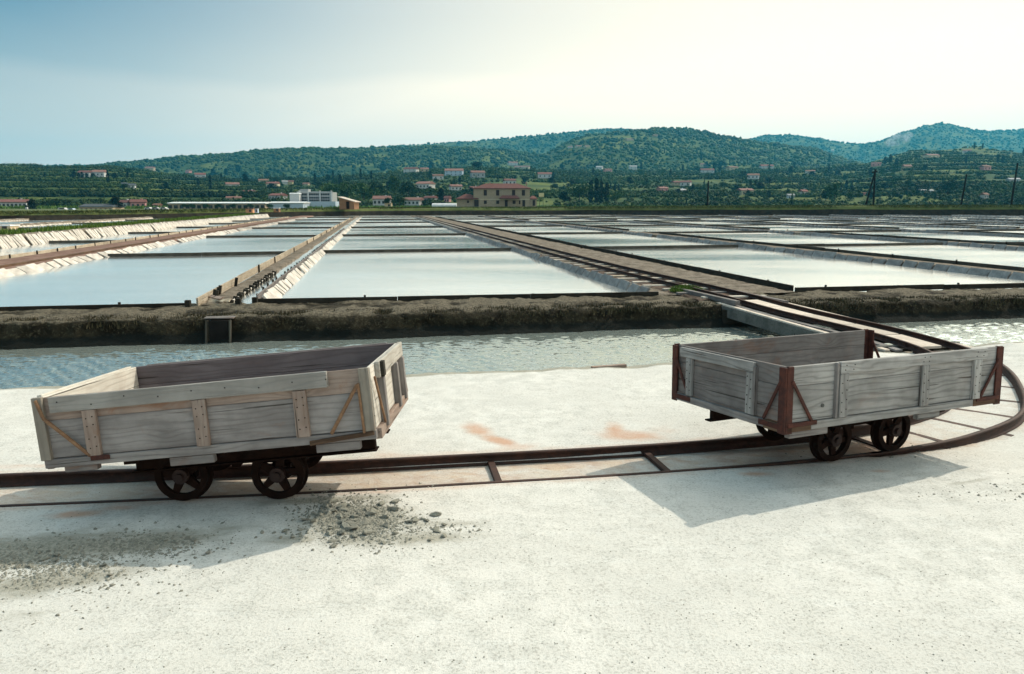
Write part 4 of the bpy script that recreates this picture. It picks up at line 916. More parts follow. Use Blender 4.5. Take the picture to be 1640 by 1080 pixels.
def scatter_pebbles():
    n = 3600; u = rng.random(n)*1800-80; v = rng.random(n)**.8*500+600; P = np.array([pg(a, b) for a, b in zip(u, v)])
    # more in the muddy heaps
    for (cu, cv, su, sv, k) in ((560, 830, 42, 19, 3200), (600, 845, 48, 16, 700), (80, 905, 90, 20, 2200), (690, 845, 45, 9, 260), (225, 872, 50, 10, 700), (280, 870, 60, 16, 250), (1600, 785, 60, 10, 90), (1400, 712, 50, 10, 120), (600, 772, 80, 7, 200)):
        P = np.concatenate([P, np.array([pg(rng.normal(cu, su), max(rng.normal(cv, sv), 600)) for _ in range(k)])])
    Z = sand_z(P[:, 0], P[:, 1]); s = rng.random(len(P))**5*.0045+.0013; s[n:] = rng.random(len(P)-n)**3*.013+.0022
    tet = np.array([(1, 0, -.3), (-.5, .85, -.3), (-.6, -.8, -.3), (0.1, 0, .55), (.5, .6, .2)]); Ft = np.array([(0, 4, 3), (1, 3, 4), (1, 2, 3), (2, 0, 3), (0, 1, 4)])
    a = rng.random(len(P))*6.28; c, sn = np.cos(a), np.sin(a); V = tet[None]*s[:, None, None]*(1+rng.random((len(P), 5, 1))*.6)
    X = V[..., 0]*c[:, None]-V[..., 1]*sn[:, None]+P[:, 0:1]; Y = V[..., 0]*sn[:, None]+V[..., 1]*c[:, None]+P[:, 1:2]; Zz = V[..., 2]+Z[:, None]+.001
    F_ = (Ft[None]+5*np.arange(len(P))[:, None, None]).reshape(-1, 3)
    tag(link('gravel', mesh_np('gravel', np.stack([X, Y, Zz], -1).reshape(-1, 3), F_, M['clod'])), 'fine grit and crumbs strewn over the salty sand', 'gravel', kind='stuff')
scatter_pebbles()
def drift(u0, v0, u1, v1, w, t, m, label):
    a = pg(u0, v0); b = pg(u1, v1); o = plank('driftwood', None, I4, (a[0], a[1], -.015), (b[0], b[1], -.012), w, t, M[m], wdir=Vector((0, 1, 0)), warp=.004, key=u0); tag(o, label, 'driftwood')
drift(948, 588, 1002, 584, .07, .035, 'wood_warm', 'orange-brown driftwood plank lying at the water\'s edge between the wagons')

# small plants
def tuft(name, label, c, rx, ry, h, n, m, cat='grass tuft', bw=.012):
    V = []; Fc = []
    for i in range(n):
        r_ = math.sqrt(random.random()); a = random.random()*6.283; x = c[0]+rx*r_*math.cos(a); y = c[1]+ry*r_*math.sin(a); hh = h*(1-.6*r_**2)*random.uniform(.6, 1.15); d = random.random()*6.283
        dx, dy = math.cos(d)*bw, math.sin(d)*bw; lx, ly = jz()*h*.4, jz()*h*.4; k = len(V)
        V += [(x-dx, y-dy, c[2]), (x+dx, y+dy, c[2]), (x+dx*.6+lx*.5, y+dy*.6+ly*.5, c[2]+hh*.6), (x+lx, y+ly, c[2]+hh)]; Fc += [(k, k+1, k+2, k+3)]
    return tag(link(name, mesh_np(name, V, Fc, m)), label, cat)
random.seed(31)
p = G(6.80, 15.75, .08); tuft('grass_tuft', 'low bright green tuft growing against the left rail by the bridge end', p, .36, .42, .17, 1500, M['scrub'])
p = G(-17.6, 37.6, .3); tuft('grass_tuft', 'green weed growing in the gap of the tall slatted wall at the left', p, .35, .5, .6, 260, M['scrub'], bw=.04)
def grass_field(name, label, pts, h, m, bw):
    V = np.empty((len(pts)*3, 3)); P = np.asarray(pts); a = rng.random(len(P))*6.283; hh = h*(.5+rng.random(len(P))); w = bw*(.6+rng.random(len(P)))
    V[0::3] = P+np.stack([np.cos(a)*w, np.sin(a)*w, a*0-.05], 1); V[1::3] = P-np.stack([np.cos(a)*w, np.sin(a)*w, a*0+.05], 1); V[2::3] = P+np.stack([(rng.random(len(P))-.5)*h, (rng.random(len(P))-.5)*h, hh], 1)
    tag(link(name, mesh_np(name, V, np.arange(len(P)*3).reshape(-1, 3), m)), label, 'grass', kind='stuff')
x = rng.random(60000)*420-190; t = rng.random(60000)**1.5*6+.9; y = dike_y(x)+t; z = dike_h(x)*np.interp(t, [.9, 1.4, 3, 6, 7.5], [.85, 1, 1, .95, .5])
grass_field('dike_grass', 'yellow-green marsh grass on top of the long dike beyond the pans', np.stack([x, y, z], 1), .20, M['grass'], .12)
bq = rng.random(9000)*100+26; aq = -18.3-rng.random(9000)**.7*1.6-.2*np.sin(bq); 
grass_field('causeway_grass', 'green grass along the top of the left dike above the slatted wall', [G(a_, b_, .48) for a_, b_ in zip(aq, bq)], .22, M['scrub'], .05)
aq = rng.random(11000)*26-9; aq = aq[np.argsort(fnoise(aq, aq*0, .8, 71, 3))][-11000:]; bq = 13.62+rng.random(11000)**1.1*.6; pz = np.interp(bq, [p[0] for p in bank_prof], [p[1] for p in bank_prof])
P3 = [G(a_, b_, z_-.005) for a_, b_, z_ in zip(aq, bq, pz)]
grass_field('bank_scrub', 'dry olive and tan growth clinging to the canal bank', P3, .034, M['dry'], .014)
quad = mesh_np('path', [G(-20.9, 23, .565), G(-19.9, 23, .565), G(-19.9, 60, .565), G(-20.9, 60, .565)], [(0, 1, 2, 3)], M['tarmac']); tag(link('path', quad), kind='structure')

# ------------------------------------------------------------------ buildings
def lin(c): return c
WALLC = {'white': (.50, .50, .49), 'cream': (.55, .48, .34), 'pink': (.55, .28, .26), 'grey': (.33, .34, .34), 'tan': (.48, .38, .25), 'yellow': (.62, .54, .30), 'blue': (.42, .50, .58), 'brown': (.20, .11, .06), 'orange': (.50, .27, .14), 'ochre': (.33, .265, .19)}
ROOFC = {'red': (.15, .065, .055), 'terracotta': (.20, .105, .085), 'brown': (.16, .085, .06), 'slate': (.08, .09, .10), 'white': (.55, .57, .57), 'grey': (.30, .30, .30), 'dark red': (.11, .045, .038)}
MW = {k: plain(k+'_wall_paint', v, .9, .2) for k, v in WALLC.items()}; MR = {k: speck(k.replace(' ', '_')+'_roof_tiles', v, tuple(c*1.25 for c in v), .8, .9, tuple(c*.7 for c in v), .3, .05) for k, v in ROOFC.items()}
WIN = plank_mesh(1., 1.3, .08, M['pane'], 0)
def gable(L, Wd, h, ov, m, hip=.0, th=.25):
    bm = bmesh.new(); x, y = L/2+ov, Wd/2+ov; hx = x-hip*y
    lo = [bm.verts.new(p) for p in ((-x, -y, 0), (x, -y, 0), (x, y, 0), (-x, y, 0))]; up = [bm.verts.new(p) for p in ((-x, -y, th), (x, -y, th), (x, y, th), (-x, y, th))]
    a = bm.verts.new((-hx, 0, h+th)); b = bm.verts.new((hx, 0, h+th))
    bm.faces.new(lo)
    for i in range(4): bm.faces.new((lo[i], lo[(i+1) % 4], up[(i+1) % 4], up[i]))
    bm.faces.new((up[0], up[1], b, a)); bm.faces.new((up[2], up[3], a, b)); bm.faces.new((up[1], up[2], b)); bm.faces.new((up[3], up[0], a)); return fin(bm, 'roof', m)
def boxmesh(L, Wd, H, m): 
    bm = bmesh.new(); add_box(bm, (0, 0, H/2), (L, Wd, H)); return fin(bm, 'wall', m)
HOUSES_XY = []
def house(u, v, w, h, wall, roof, label, depth=None, rz=None, hip=.0, Y=None, floors=2, windows=True, name='house', cat='house', zb=None):
    """u, v: bearing and foot; w, h: apparent width and height; set on the hillside where it is seen"""
    if Y is None: Y, z = hit(u, v)
    else: z = zpx(328-v, Y)
    if zb is not None: z = zb
    if cat == 'house': w *= .88; h *= .90
    x = hz(u, Y); Wm = w*Y/1218.6; Hm = h*Y/1237.; HOUSES_XY.append((x, Y, Wm, 1))
    rz = jz()*.5 if rz is None else rz; dp = depth or min(Wm*.7, 9.); z -= .3
    rh = Hm*.30 if roof != 'white' else Hm*.16; hw = Hm-rh-.25
    r = empty(name, (x, Y, z), rz); tag(r, label, cat, 'houses on the hillside' if cat == 'house' else None); T = Matrix.Translation((x, Y, z)) @ Matrix.Rotation(rz, 4, 'Z')
    link('wall', boxmesh(Wm*.94, dp, hw, MW[wall]), r, T)
    link('roof', gable(Wm*.94, dp, rh, .35, MR[roof], hip), r, T @ Matrix.Translation((0, 0, hw)))
    if windows and w >= 9:
        nf = 2 if hw > 4.6 else 1; nw = max(2, min(7, int(w/6))); fh = hw/nf
        for f in range(nf):
            for i in range(nw):
                s = min(1., fh*.42/1.3); xx = -Wm*.47+Wm*.94*(i+.5)/nw
                link('window', WIN, r, T @ Matrix.Translation((xx, -dp/2-.01, fh*(f+.55))) @ Matrix.Rotation(PI/2, 4, 'X') @ Matrix.Diagonal((s*1.1, s, 1, 1)))
    if w >= 12 and roof not in ('white', 'slate'):
        link('chimney', boxmesh(.7, .7, 1.2, MW[wall]), r, T @ Matrix.Translation((Wm*.2, dp*.12, hw+rh*.55)))
    return r, T, Wm, dp, hw, rh
random.seed(77)
HL = [  # u, foot v, width, height, wall, roof, label
 (24, 337.5, 48, 16, 'white', 'red', 'long pale house with red roof at the left edge of the plain'),
 (167+6, 327, 12, 6, 'tan', 'terracotta', 'small terracotta-roofed house peeping over the grey-roofed barn'),
 (201, 336, 18, 15, 'white', 'red', 'white house with arched windows joined to the pink house at left'),
 (222, 335.5, 26, 16, 'pink', 'red', 'pink house with dark red roof beside the white shed on the left'),
 (252, 333, 13, 9, 'pink', 'brown', 'small pinkish cabin between the pink house and the long white-roofed shed'),
 (130, 264, 18, 6, 'tan', 'terracotta', 'terracotta-roofed house on the left hilltop among cypresses'),
 (142, 284, 22, 12, 'white', 'red', 'left one of two white terrace houses high on the left hill'),
 (164, 284, 22, 13, 'white', 'terracotta', 'right one of two white terrace houses high on the left hill'),
 (202, 300, 12, 9, 'grey', 'slate', 'small grey house half way down the left hill'),
 (214, 302, 12, 9, 'white', 'slate', 'small white house with slate roof half way down the left hill'),
 (245, 275, 17, 8, 'tan', 'terracotta', 'orange-roofed house near the right end of the left hill'),
 (324, 287, 19, 11, 'white', 'red', 'white house with red roof above the long shed, beside dark cypresses'),
 (306, 278, 10, 6, 'pink', 'brown', 'small pink house in the trees left of the white red-roofed one'),
 (374, 302, 24, 11, 'white', 'terracotta', 'white house with broad terracotta roof behind the long shed'),
 (400, 313, 23, 10, 'white', 'red', 'low white house with red roof just above the long shed'),
 (424, 294, 18, 8, 'cream', 'brown', 'left of two brown-roofed houses on the slope above the factory'),
 (439, 300, 22, 10, 'cream', 'red', 'right of two brown-roofed houses on the slope above the factory'),
 (458, 296, 10, 8, 'white', 'grey', 'small white flat house above the white tower'),
 (468, 296, 10, 8, 'yellow', 'terracotta', 'small yellow house above the white tower'),
 (492, 297, 11, 5, 'cream', 'terracotta', 'small cream house above the factory block'),
 (446, 320, 28, 12, 'white', 'red', 'long low house with red roof immediately left of the white tower'),
 (375, 322, 26, 9, 'cream', 'terracotta', 'orange-roofed cottage right behind the long white-roofed shed'),
 (612, 329, 32, 18, 'white', 'terracotta', 'white village house behind round trees on the plain'),
 (663, 329, 32, 15, 'white', 'terracotta', 'pair of joined white houses with orange roofs in the village'),
 (690, 323, 22, 11, 'grey', 'dark red', 'grey house with dark red roof right of the joined white pair'),
 (717, 324, 11, 12, 'pink', 'red', 'narrow pink house with red roof left of the ochre saltworks house'),
 (660, 278, 26, 11, 'white', 'red', 'large red-roofed house on the skyline of the village slope'),
 (681, 276, 15, 8, 'tan', 'terracotta', 'tan house just right of the large red-roofed one'),
 (728, 282, 34, 13, 'blue', 'terracotta', 'long bluish house with terracotta roof above the village'),
 (702, 288, 20, 10, 'white', 'brown', 'white villa below the long bluish house'),
 (682, 303, 30, 14, 'white', 'terracotta', 'white house with wide tiled roof in the middle of the village slope'),
 (730, 305, 22, 11, 'white', 'terracotta', 'white house with tiled roof above the greenhouse'),
 (760, 307, 18, 10, 'white', 'red', 'white house seen over the left wing of the ochre saltworks house'),
 (765, 285, 26, 13, 'grey', 'terracotta', 'grey house under a big dark pine on the village slope'),
 (816, 296, 22, 11, 'white', 'red', 'white house just above the ridge of the ochre saltworks house'),
 (821, 266, 18, 7, 'white', 'terracotta', 'white house at the head of the village slope'),
 (836, 273, 30, 7, 'cream', 'terracotta', 'long cream house below the topmost white one'),
 (872, 286, 26, 11, 'white', 'red', 'white house with red roof on the open slope right of the village'),
 (959, 273, 12, 7, 'white', 'grey', 'small bright white house beside the pale field'),
 (972, 276, 14, 6, 'pink', 'brown', 'brownish house just right of the pale field'),
 (1012, 273, 14, 8, 'white', 'grey', 'white house with grey roof beside a tall cypress'),
 (1124, 269, 12, 7, 'cream', 'terracotta', 'cream tower house at the top of the central slope'),
 (1130, 280, 25, 11, 'white', 'red', 'wide white house with red roof high on the central slope'),
 (1170, 273, 19, 7, 'tan', 'brown', 'brown-roofed house on the slope right of the pole'),
 (1224, 273, 24, 10, 'white', 'red', 'red-roofed farmhouse high on the slope above the white villa'),
 (1204, 287, 21, 10, 'white', 'brown', 'white villa half way up right of the centre'),
 (1081, 297, 15, 8, 'tan', 'red', 'left of two red-roofed houses in the centre of the slope'),
 (1097, 298, 19, 10, 'white', 'red', 'right of two red-roofed houses in the centre of the slope'),
 (1060, 307, 18, 9, 'pink', 'terracotta', 'low pink house below the two red-roofed ones'),
 (1090, 310, 17, 9, 'blue', 'grey', 'pale blue house near the foot of the central slope'),
 (1192, 312, 26, 12, 'cream', 'terracotta', 'cream farmhouse near the foot of the slope right of the pole'),
 (1285, 313, 14, 11, 'white', 'red', 'white house with red roof left of the bright round tree'),
 (1265, 318, 12, 9, 'blue', 'grey', 'bluish shed at the foot of the slope left of the bright tree'),
 (1294, 279, 17, 7, 'white', 'brown', 'white house among trees above the bright round tree'),
 (1447, 273, 14, 10, 'tan', 'terracotta', 'tan house behind the A-shaped pole on the right hill'),
 (1484, 255, 26, 8, 'cream', 'terracotta', 'long cream house below the crest of the right hill'),
 (1571, 273, 17, 9, 'pink', 'brown', 'pinkish house high on the right hill'),
 (1480, 310, 23, 8, 'white', 'grey', 'low white house at the foot of the right hill between the poles'),
 (1575, 318, 12, 11, 'white', 'brown', 'narrow white house between the two right poles'),
 (1398, 267, 17, 7, 'pink', 'red', 'pink house on the crest above the A-shaped pole'),
 (1382, 313, 9, 6, 'pink', 'red', 'tiny pink house at the foot of the A-shaped pole'),
 (1540, 246, 14, 6, 'white', 'terracotta', 'white house on the crest of the right hill'),
 (1618, 293, 19, 9, 'white', 'grey', 'white house near the tall pole at the right edge'),
 (925, 238, 12, 4, 'cream', 'terracotta', 'left house of the hamlet on the shoulder of the central hill'),
 (912, 239, 8, 4, 'white', 'terracotta', 'leftmost tiny house of the hamlet on the central hill\'s shoulder'),
 (938, 238, 10, 4, 'cream', 'brown', 'right house of the hamlet on the shoulder of the central hill'),
 (1005, 227, 14, 4, 'cream', 'terracotta', 'small house near the summit of the central hill'),
 (1046, 221, 9, 4, 'tan', 'brown', 'tiny house on the summit of the central hill'),
 (1327, 244, 5, 3, 'white', 'white', 'tiny bright house in the distant saddle left of the smoke'),
]
for hrow in HL: house(*hrow)
# the grey-roofed barn: two gable fronts
for du, lb in ((-21, 'left gabled bay of the grey-roofed barn on the plain'), ):
    pass
house(163, 339.5, 56, 14, 'tan', 'slate', 'long tan barn with slate-grey roof on the plain at left', Y=300, rz=.0, windows=True, cat='barn', name='barn')
house(37, 340, 20, 6, 'white', 'grey', 'low white carport in front of the long pale house at left', Y=290, rz=0, windows=False, cat='carport', name='carport')
r_, T_, Wm, dp, hw, rh = house(355, 334, 162, 11.5, 'ochre', 'white', 'very long low shed with white roof and dark bays', Y=330, rz=0, windows=False, cat='shed', name='shed', depth=12)
for i in range(17): link('bay_door', WIN, r_, T_ @ Matrix.Translation((-Wm*.45+Wm*.9*i/16, -dp/2-.03, hw*.42)) @ Matrix.Rotation(PI/2, 4, 'X') @ Matrix.Diagonal((1.6, 1.1, 1, 1)))
house(464, 334, 58, 12, 'blue', 'white', 'pale bluish warehouse between the long shed and the factory', Y=335, rz=0, windows=False, cat='warehouse', name='warehouse', depth=12)
# white tower
Y = 345; x = hz(474, Y); r = empty('tower', (x, Y, .2)); tag(r, 'square white tower block rising behind the warehouse', 'tower')
link('wall', boxmesh(4.2, 4, 6.5, MW['white']), r, Matrix.Translation((x, Y, .2))); link('roof', gable(4.3, 4.1, .3, .15, MR['white']), r, Matrix.Translation((x, Y, 6.7)))
# factory: floors, columns, bands of glass
Y = 352; x = hz(509, Y); r = empty('factory', (x, Y, .2)); tag(r, 'three-storey grey factory with white columns and rows of windows', 'factory')
link('wall', boxmesh(16, 9, 7.4, MW['grey']), r, Matrix.Translation((x, Y, .2)))
link('annex', boxmesh(15, 7, 3.2, MW['blue']), r, Matrix.Translation((x+3.4, Y-8.2, .2)))
for z in (3.9, 5.1, 6.6): 
    for i in range(12): link('window', WIN, r, Matrix.Translation((x-5.5+i*1.06, Y-4.53, z)) @ Matrix.Rotation(PI/2, 4, 'X') @ Matrix.Diagonal((.92, .62, 1, 1)))
for dx in (-6.9, 7.6, -3.0, 2.4): link('column', boxmesh(.55, .5, 8.1, MW['white']), r, Matrix.Translation((x+dx, Y-4.8, .2)))
link('parapet', boxmesh(16.3, .3, .4, MW['white']), r, Matrix.Translation((x, Y-4.7, 7.45))); link('rooftop_box', boxmesh(4, 4, 1.4, MW['grey']), r, Matrix.Translation((x-5.5, Y, 7.6)))
# greenhouse tunnel
Y = 300; x = hz(712, Y); bm = bmesh.new()
N_ = 9; rg = [[bm.verts.new((sx*4.8, -1.6*math.cos(PI*i/(N_-1))*1.5, 1.25*math.sin(PI*i/(N_-1)))) for i in range(N_)] for sx in (-1, 1)]
for i in range(N_-1): bm.faces.new((rg[0][i], rg[0][i+1], rg[1][i+1], rg[1][i]))
bm.faces.new(rg[0]); bm.faces.new(rg[1][::-1]); tag(link('greenhouse', fin(bm, 'greenhouse', MR['white']), None, Matrix.Translation((x, Y, 1.3))), 'low white plastic tunnel left of the ochre saltworks house', 'greenhouse')
# ochre saltworks house
def saltworks():
    Y = 290.; s = Y/1218.6; x0 = hz(803, Y); zb = .9; r = empty('saltworks_house', (x0, Y, zb)); tag(r, 'ochre two-storey saltworks house with dark red hipped roof behind the dike', 'house')
    T = Matrix.Translation((x0, Y, zb)); X = lambda u: (u-803)*s; Z = lambda v: zpx(328-v, Y)-zb; d = 9.
    oc = MW['ochre']
    link('wall', boxmesh(X(848)-X(759.5), d, Z(303.2), oc), r, T @ Matrix.Translation(((X(848)+X(759.5))/2, 0, 0)))
    link('roof', gable(X(848)-X(759.5), d, Z(294.3)-Z(302.2), .45, MR['dark red'], hip=1.), r, T @ Matrix.Translation(((X(848)+X(759.5))/2, 0, Z(303.2))))
    link('left_wing', boxmesh(X(759)-X(733), 7, Z(319.5), oc), r, T @ Matrix.Translation(((X(759)+X(733))/2, -.6, 0)))
    link('wing_roof', gable(X(766)-X(733), 7, Z(311.5)-Z(319), .4, MR['dark red'], hip=.9), r, T @ Matrix.Translation(((X(766)+X(733))/2, -1.2, Z(319.5))))
    link('right_wing', boxmesh(X(859)-X(848.5), 7, Z(319.5), oc), r, T @ Matrix.Translation(((X(859)+X(848.5))/2, -.4, 0)))
    link('wing_roof', gable(X(859)-X(848), 7, Z(314.5)-Z(319), .3, MR['dark red'], hip=.3), r, T @ Matrix.Translation(((X(859)+X(848.2))/2, -.4, Z(319.5))))
    link('porch_roof', gable(X(831)-X(801), 2.4, Z(314)-Z(318.2), .2, MR['dark red'], hip=.7), r, T @ Matrix.Translation(((X(831)+X(801))/2, -d/2-1.2, Z(318.8))))
    link('string_course', boxmesh(X(848)-X(759.5)+.1, .12, .22, MW['cream']), r, T @ Matrix.Translation(((X(848)+X(759.5))/2, -d/2-.05, Z(320.2))))
    def wn(u, v0, v1, w, nm='window', y=-d/2):
        o = link(nm, plank_mesh(w*s, (v1-v0)*s, .12, M['shutter'], 0), r, T @ Matrix.Translation((X(u), y-.04, (Z(v0)+Z(v1))/2)) @ Matrix.Rotation(PI/2, 4, 'X'))
        link('sill', plank_mesh(w*s+.25, .1, .2, MW['cream'], 0), o, T @ Matrix.Translation((X(u), y-.1, Z(v1)-.06)) @ Matrix.Rotation(PI/2, 4, 'X'))
    for u in (778, 797.5, 822.5, 838): wn(u, 305, 314, 5)
    for u in (778, 797.5, 823.3): wn(u, 321.5, 327, 4.6)
    wn(832, 321.5, 327.5, 2.2)
    for u in (811, 838.5): wn(u, 320.8, 331, 4.4, 'door')
    wn(854.5, 320.8, 330, 4, 'door', -3.9); wn(750.5, 321.5, 325.5, 3.2, 'window', -4.1); wn(764, 320.5, 331, 7, 'door')
    for u in (785, 843): link('chimney', boxmesh(.6, .6, 1.6, oc), r, T @ Matrix.Translation((X(u), 1, Z(299))))
M['shutter'] = plain('dark_red_shutter', (.035, .016, .013), .7, .2)
saltworks()
# brown shed on the dike
def lean_shed():
    Yd = 137; x = hz(559.5, Yd); z = 1.15; r = empty('lean_to_shed', (x, Yd, z), R(-14)); tag(r, 'small brown board shed with sloping roof standing on the dike', 'shed'); T = Matrix.Translation((x, Yd, z)) @ Matrix.Rotation(R(-14), 4, 'Z')
    bm = bmesh.new(); P = [(-1.5, 0), (1.4, 0), (1.4, 1.35), (-1.5, 2.1)]
    a = [bm.verts.new((p[0], -1, p[1])) for p in P]; b = [bm.verts.new((p[0], 1, p[1])) for p in P]; bm.faces.new(a); bm.faces.new(b[::-1])
    for i in range(4): bm.faces.new((a[i], a[(i+1) % 4], b[(i+1) % 4], b[i]))
    link('wall', fin(bm, 'wall', MW['brown']), r, T)
    plank('roof', r, T, (-1.75, 0, 2.24), (1.75, 0, 1.32), 2.4, .09, M['deck'], wdir=Vector((0, 1, 0)))
    plank('door', r, T, (-.1, -1.03, .75), (.5, -1.03, .75), 1.3, .05, M['iron'])
lean_shed()
def hut(u, v, w, h, Yd, wall, roof, label):
    x = hz(u, Yd); z = zpx(328-v, Yd); s = Yd/1218.6; r = empty('hut', (x, Yd, z)); tag(r, label, 'hut'); T = Matrix.Translation((x, Yd, z))
    link('wall', boxmesh(w*s, w*s*.8, h*s, MW[wall]), r, T @ Matrix.Translation((0, 0, -.2))); link('roof', boxmesh(w*s*1.12, w*s*.95, .08, MR[roof]), r, T @ Matrix.Translation((0, 0, h*s-.199))); link('door', plank_mesh(w*s*.3, h*s*.6, .05, M['pane'], 0), r, T @ Matrix.Translation((w*s*.15, -w*s*.4-.02, h*s*.2)) @ Matrix.Rotation(PI/2, 4, 'X'))
hut(400, 339, 11, 6, 112, 'orange', 'terracotta', 'small orange hut at the end of the left dike')
hut(410, 339, 6, 6, 113, 'blue', 'grey', 'tiny blue hut right beside the orange one')
hut(443, 338, 9, 6, 120, 'brown', 'white', 'tiny brown hut on the grass left of the brown board shed')
hut(6, 366, 26, 8, 58, 'tan', 'white', 'low block shelter at the left edge behind the green dike')
hut(622, 330, 11, 5, 280, 'tan', 'brown', 'small brown-roofed kiosk in front of the white village house')
# vehicles on the plain
def vehicle(u, v, w, h, col, label, cat):
    Yd = 270; x = hz(u, Yd); z = zpx(328-v, Yd); s = Yd/1218.6; L = w*s; H = h*s; r = empty(cat, (x, Yd, z)); tag(r, label, cat); T = Matrix.Translation((x, Yd, z))
    bm = bmesh.new(); pr = [(-L/2, .3), (L/2, .3), (L/2, H*.55), (L*.32, H*.62), (L*.2, H), (-L*.42, H), (-L/2, H*.6)]
    a = [bm.verts.new((p[0], -.85, p[1])) for p in pr]; b = [bm.verts.new((p[0], .85, p[1])) for p in pr]; bm.faces.new(a); bm.faces.new(b[::-1])
    for i in range(7): bm.faces.new((a[i], a[(i+1) % 7], b[(i+1) % 7], b[i]))
    bmesh.ops.triangulate(bm, faces=list(bm.faces)); link('body', fin(bm, 'body', MW[col]), r, T); link('side_window', plank_mesh(L*.5, H*.25, .04, M['pane'], 0), r, T @ Matrix.Translation((-.05*L, -.87, H*.78)) @ Matrix.Rotation(PI/2, 4, 'X'))
    for sx in (-.3, .3):
        bm = bmesh.new(); add_cyl(bm, (0, -.9, 0), (0, -.65, 0), .33, None, 12); link('wheel', fin(bm, 'wheel', M['iron']), r, T @ Matrix.Translation((sx*L, 0, .33)))
vehicle(101, 339.5, 15, 6.5, 'white', 'white van parked on the plain left of the grey-roofed barn', 'van'); vehicle(115, 339, 11, 5, 'blue', 'pale blue car parked right of the white van', 'car')
for i, (u, lb) in enumerate(((238, 'leftmost of three parked cars between the pink house and the long shed'), (250, 'middle of three parked cars between the pink house and the long shed'), (263, 'rightmost of three parked cars between the pink house and the long shed'))): vehicle(u, 337, 11, 5, ['white', 'grey', 'white'][i], lb, 'car')
# yellow sign board
Yd = 300; x = hz(867, Yd); r = empty('billboard', (x, Yd, 2)); tag(r, 'pale yellow sign board standing on the slope right of the ochre house', 'sign'); link('panel', boxmesh(2, .1, 1.5, MW['yellow']), r, Matrix.Translation((x, Yd, 5.0)))
for dx in (-.7, .7): link('post', boxmesh(.12, .12, 4.6, M['pole']), r, Matrix.Translation((x+dx, Yd+.15, .4)))

# poles
def pole(u, vt, vb, Yd, label, lean=0.):
    x = hz(u, Yd); z0 = zpx(328-vb, Yd)-.5; z1 = zpx(328-vt, Yd); bm = bmesh.new(); add_cyl(bm, (x, Yd, z0), (x+lean, Yd, z1), .19, .14, 8); add_cyl(bm, (x+lean, Yd-.12, z1-.6), (x+lean, Yd+.12, z1-.6), .05, None, 6)
    tag(link('utility_pole', fin(bm, 'utility_pole', M['pole'])), label, 'pole', 'wooden poles along the dike')
pole(1133, 290, 331, 152, 'short single wooden pole on the dike near the centre')
pole(1539, 280, 330, 150, 'slim wooden pole on the dike, left of the tall edge one', .5)
pole(1619, 262, 331, 146, 'tall wooden pole standing near the right edge', .4)
def apole():
    Yd = 148; r = empty('double_pole', (hz(1393, Yd), Yd, 1.5)); tag(r, 'A-shaped double wooden pole with cross brace on the dike', 'pole', 'wooden poles along the dike')
    f = lambda u, v: Vector((hz(u, Yd), Yd, zpx(328-v, Yd)))
    for a, b in (((1386, 332), (1398, 272)), ((1399, 332), (1397, 272))):
        bm = bmesh.new(); add_cyl(bm, f(*a), f(*b), .20, .15, 8); link('leg', fin(bm, 'leg', M['pole']), r)
    plank('brace', r, I4, f(1390, 303), f(1399, 303), .14, .1, M['pole']); plank('crossarm', r, I4, f(1392.5, 277), f(1401, 275), .22, .14, M['pole'])
apole()

# ------------------------------------------------------------------ trees
def leafy(kind, seed, m):
    """a crown of many small leaf clumps, local base at z=0, height 1"""
    q = np.random.default_rng(seed); V = []; Fc = []; tone = []
    if kind == 'round': lobes = [(q.normal(0, .20), q.normal(0, .20), .35+q.random()*.42, .17+q.random()*.12) for _ in range(11)]; n = 95; sz = .045
    elif kind == 'cypress': lobes = [(q.normal(0, .008), q.normal(0, .008), .10+.82*i/9, .075*math.sin(PI*(.16+.80*i/9))**.6+.012) for i in range(10)]; n = 60; sz = .030
    elif kind == 'pine': lobes = [(q.normal(0, .22), q.normal(0, .2), .62+q.random()*.22, .15+q.random()*.08) for _ in range(10)]; n = 90; sz = .042
    else: lobes = [(q.normal(0, .10), q.normal(0, .10), .2+.6*i/10, .22*(1-.6*i/10)+.04) for i in range(11)]; n = 85; sz = .042
    for (cx, cy, cz, rr) in lobes:
        t0 = q.random()
        for _ in range(n):
            d = q.normal(size=3); d /= np.linalg.norm(d); r_ = rr*(.65+.45*q.random()); c = np.array([cx, cy, cz])+d*r_*np.array([1, 1, .85 if kind != 'cypress' else 1.6])
            a = q.normal(size=3); a /= np.linalg.norm(a); b = np.cross(a, q.normal(size=3)); b /= np.linalg.norm(b); s = sz*(.6+q.random()*.8); k = len(V)
            V += [c-a*s, c+b*s*.7, c+a*s, c-b*s*.7]; Fc.append((k, k+1, k+2, k+3)); tone += [t0*.6+.4*q.random()]*4
    me = mesh_np('crown', V, Fc, m); at = me.attributes.new('tone', 'FLOAT', 'POINT'); at.data.foreach_set('value', np.array(tone, np.float32)); return me
CR = {'round': [leafy('round', 1, M['leaf']), leafy('round', 2, M['leaf'])], 'bright': [leafy('round', 3, M['leaf_bright']), leafy('bush', 4, M['leaf_bright'])], 'cypress': [leafy('cypress', 5, M['leaf_dark']), leafy('cypress', 6, M['leaf_dark'])], 'pine': [leafy('pine', 7, M['leaf_dark'])], 'conifer': [leafy('bush', 8, M['leaf_dark'])]}
bm = bmesh.new(); add_cyl(bm, (0, 0, 0), (0, 0, .55), .035, .018, 7); add_bar(bm, (0, 0, .38), (.16, .05, .62), .018, .018); add_bar(bm, (0, 0, .42), (-.14, -.04, .66), .018, .018); TRK = fin(bm, 'trunk', M['trunk'])
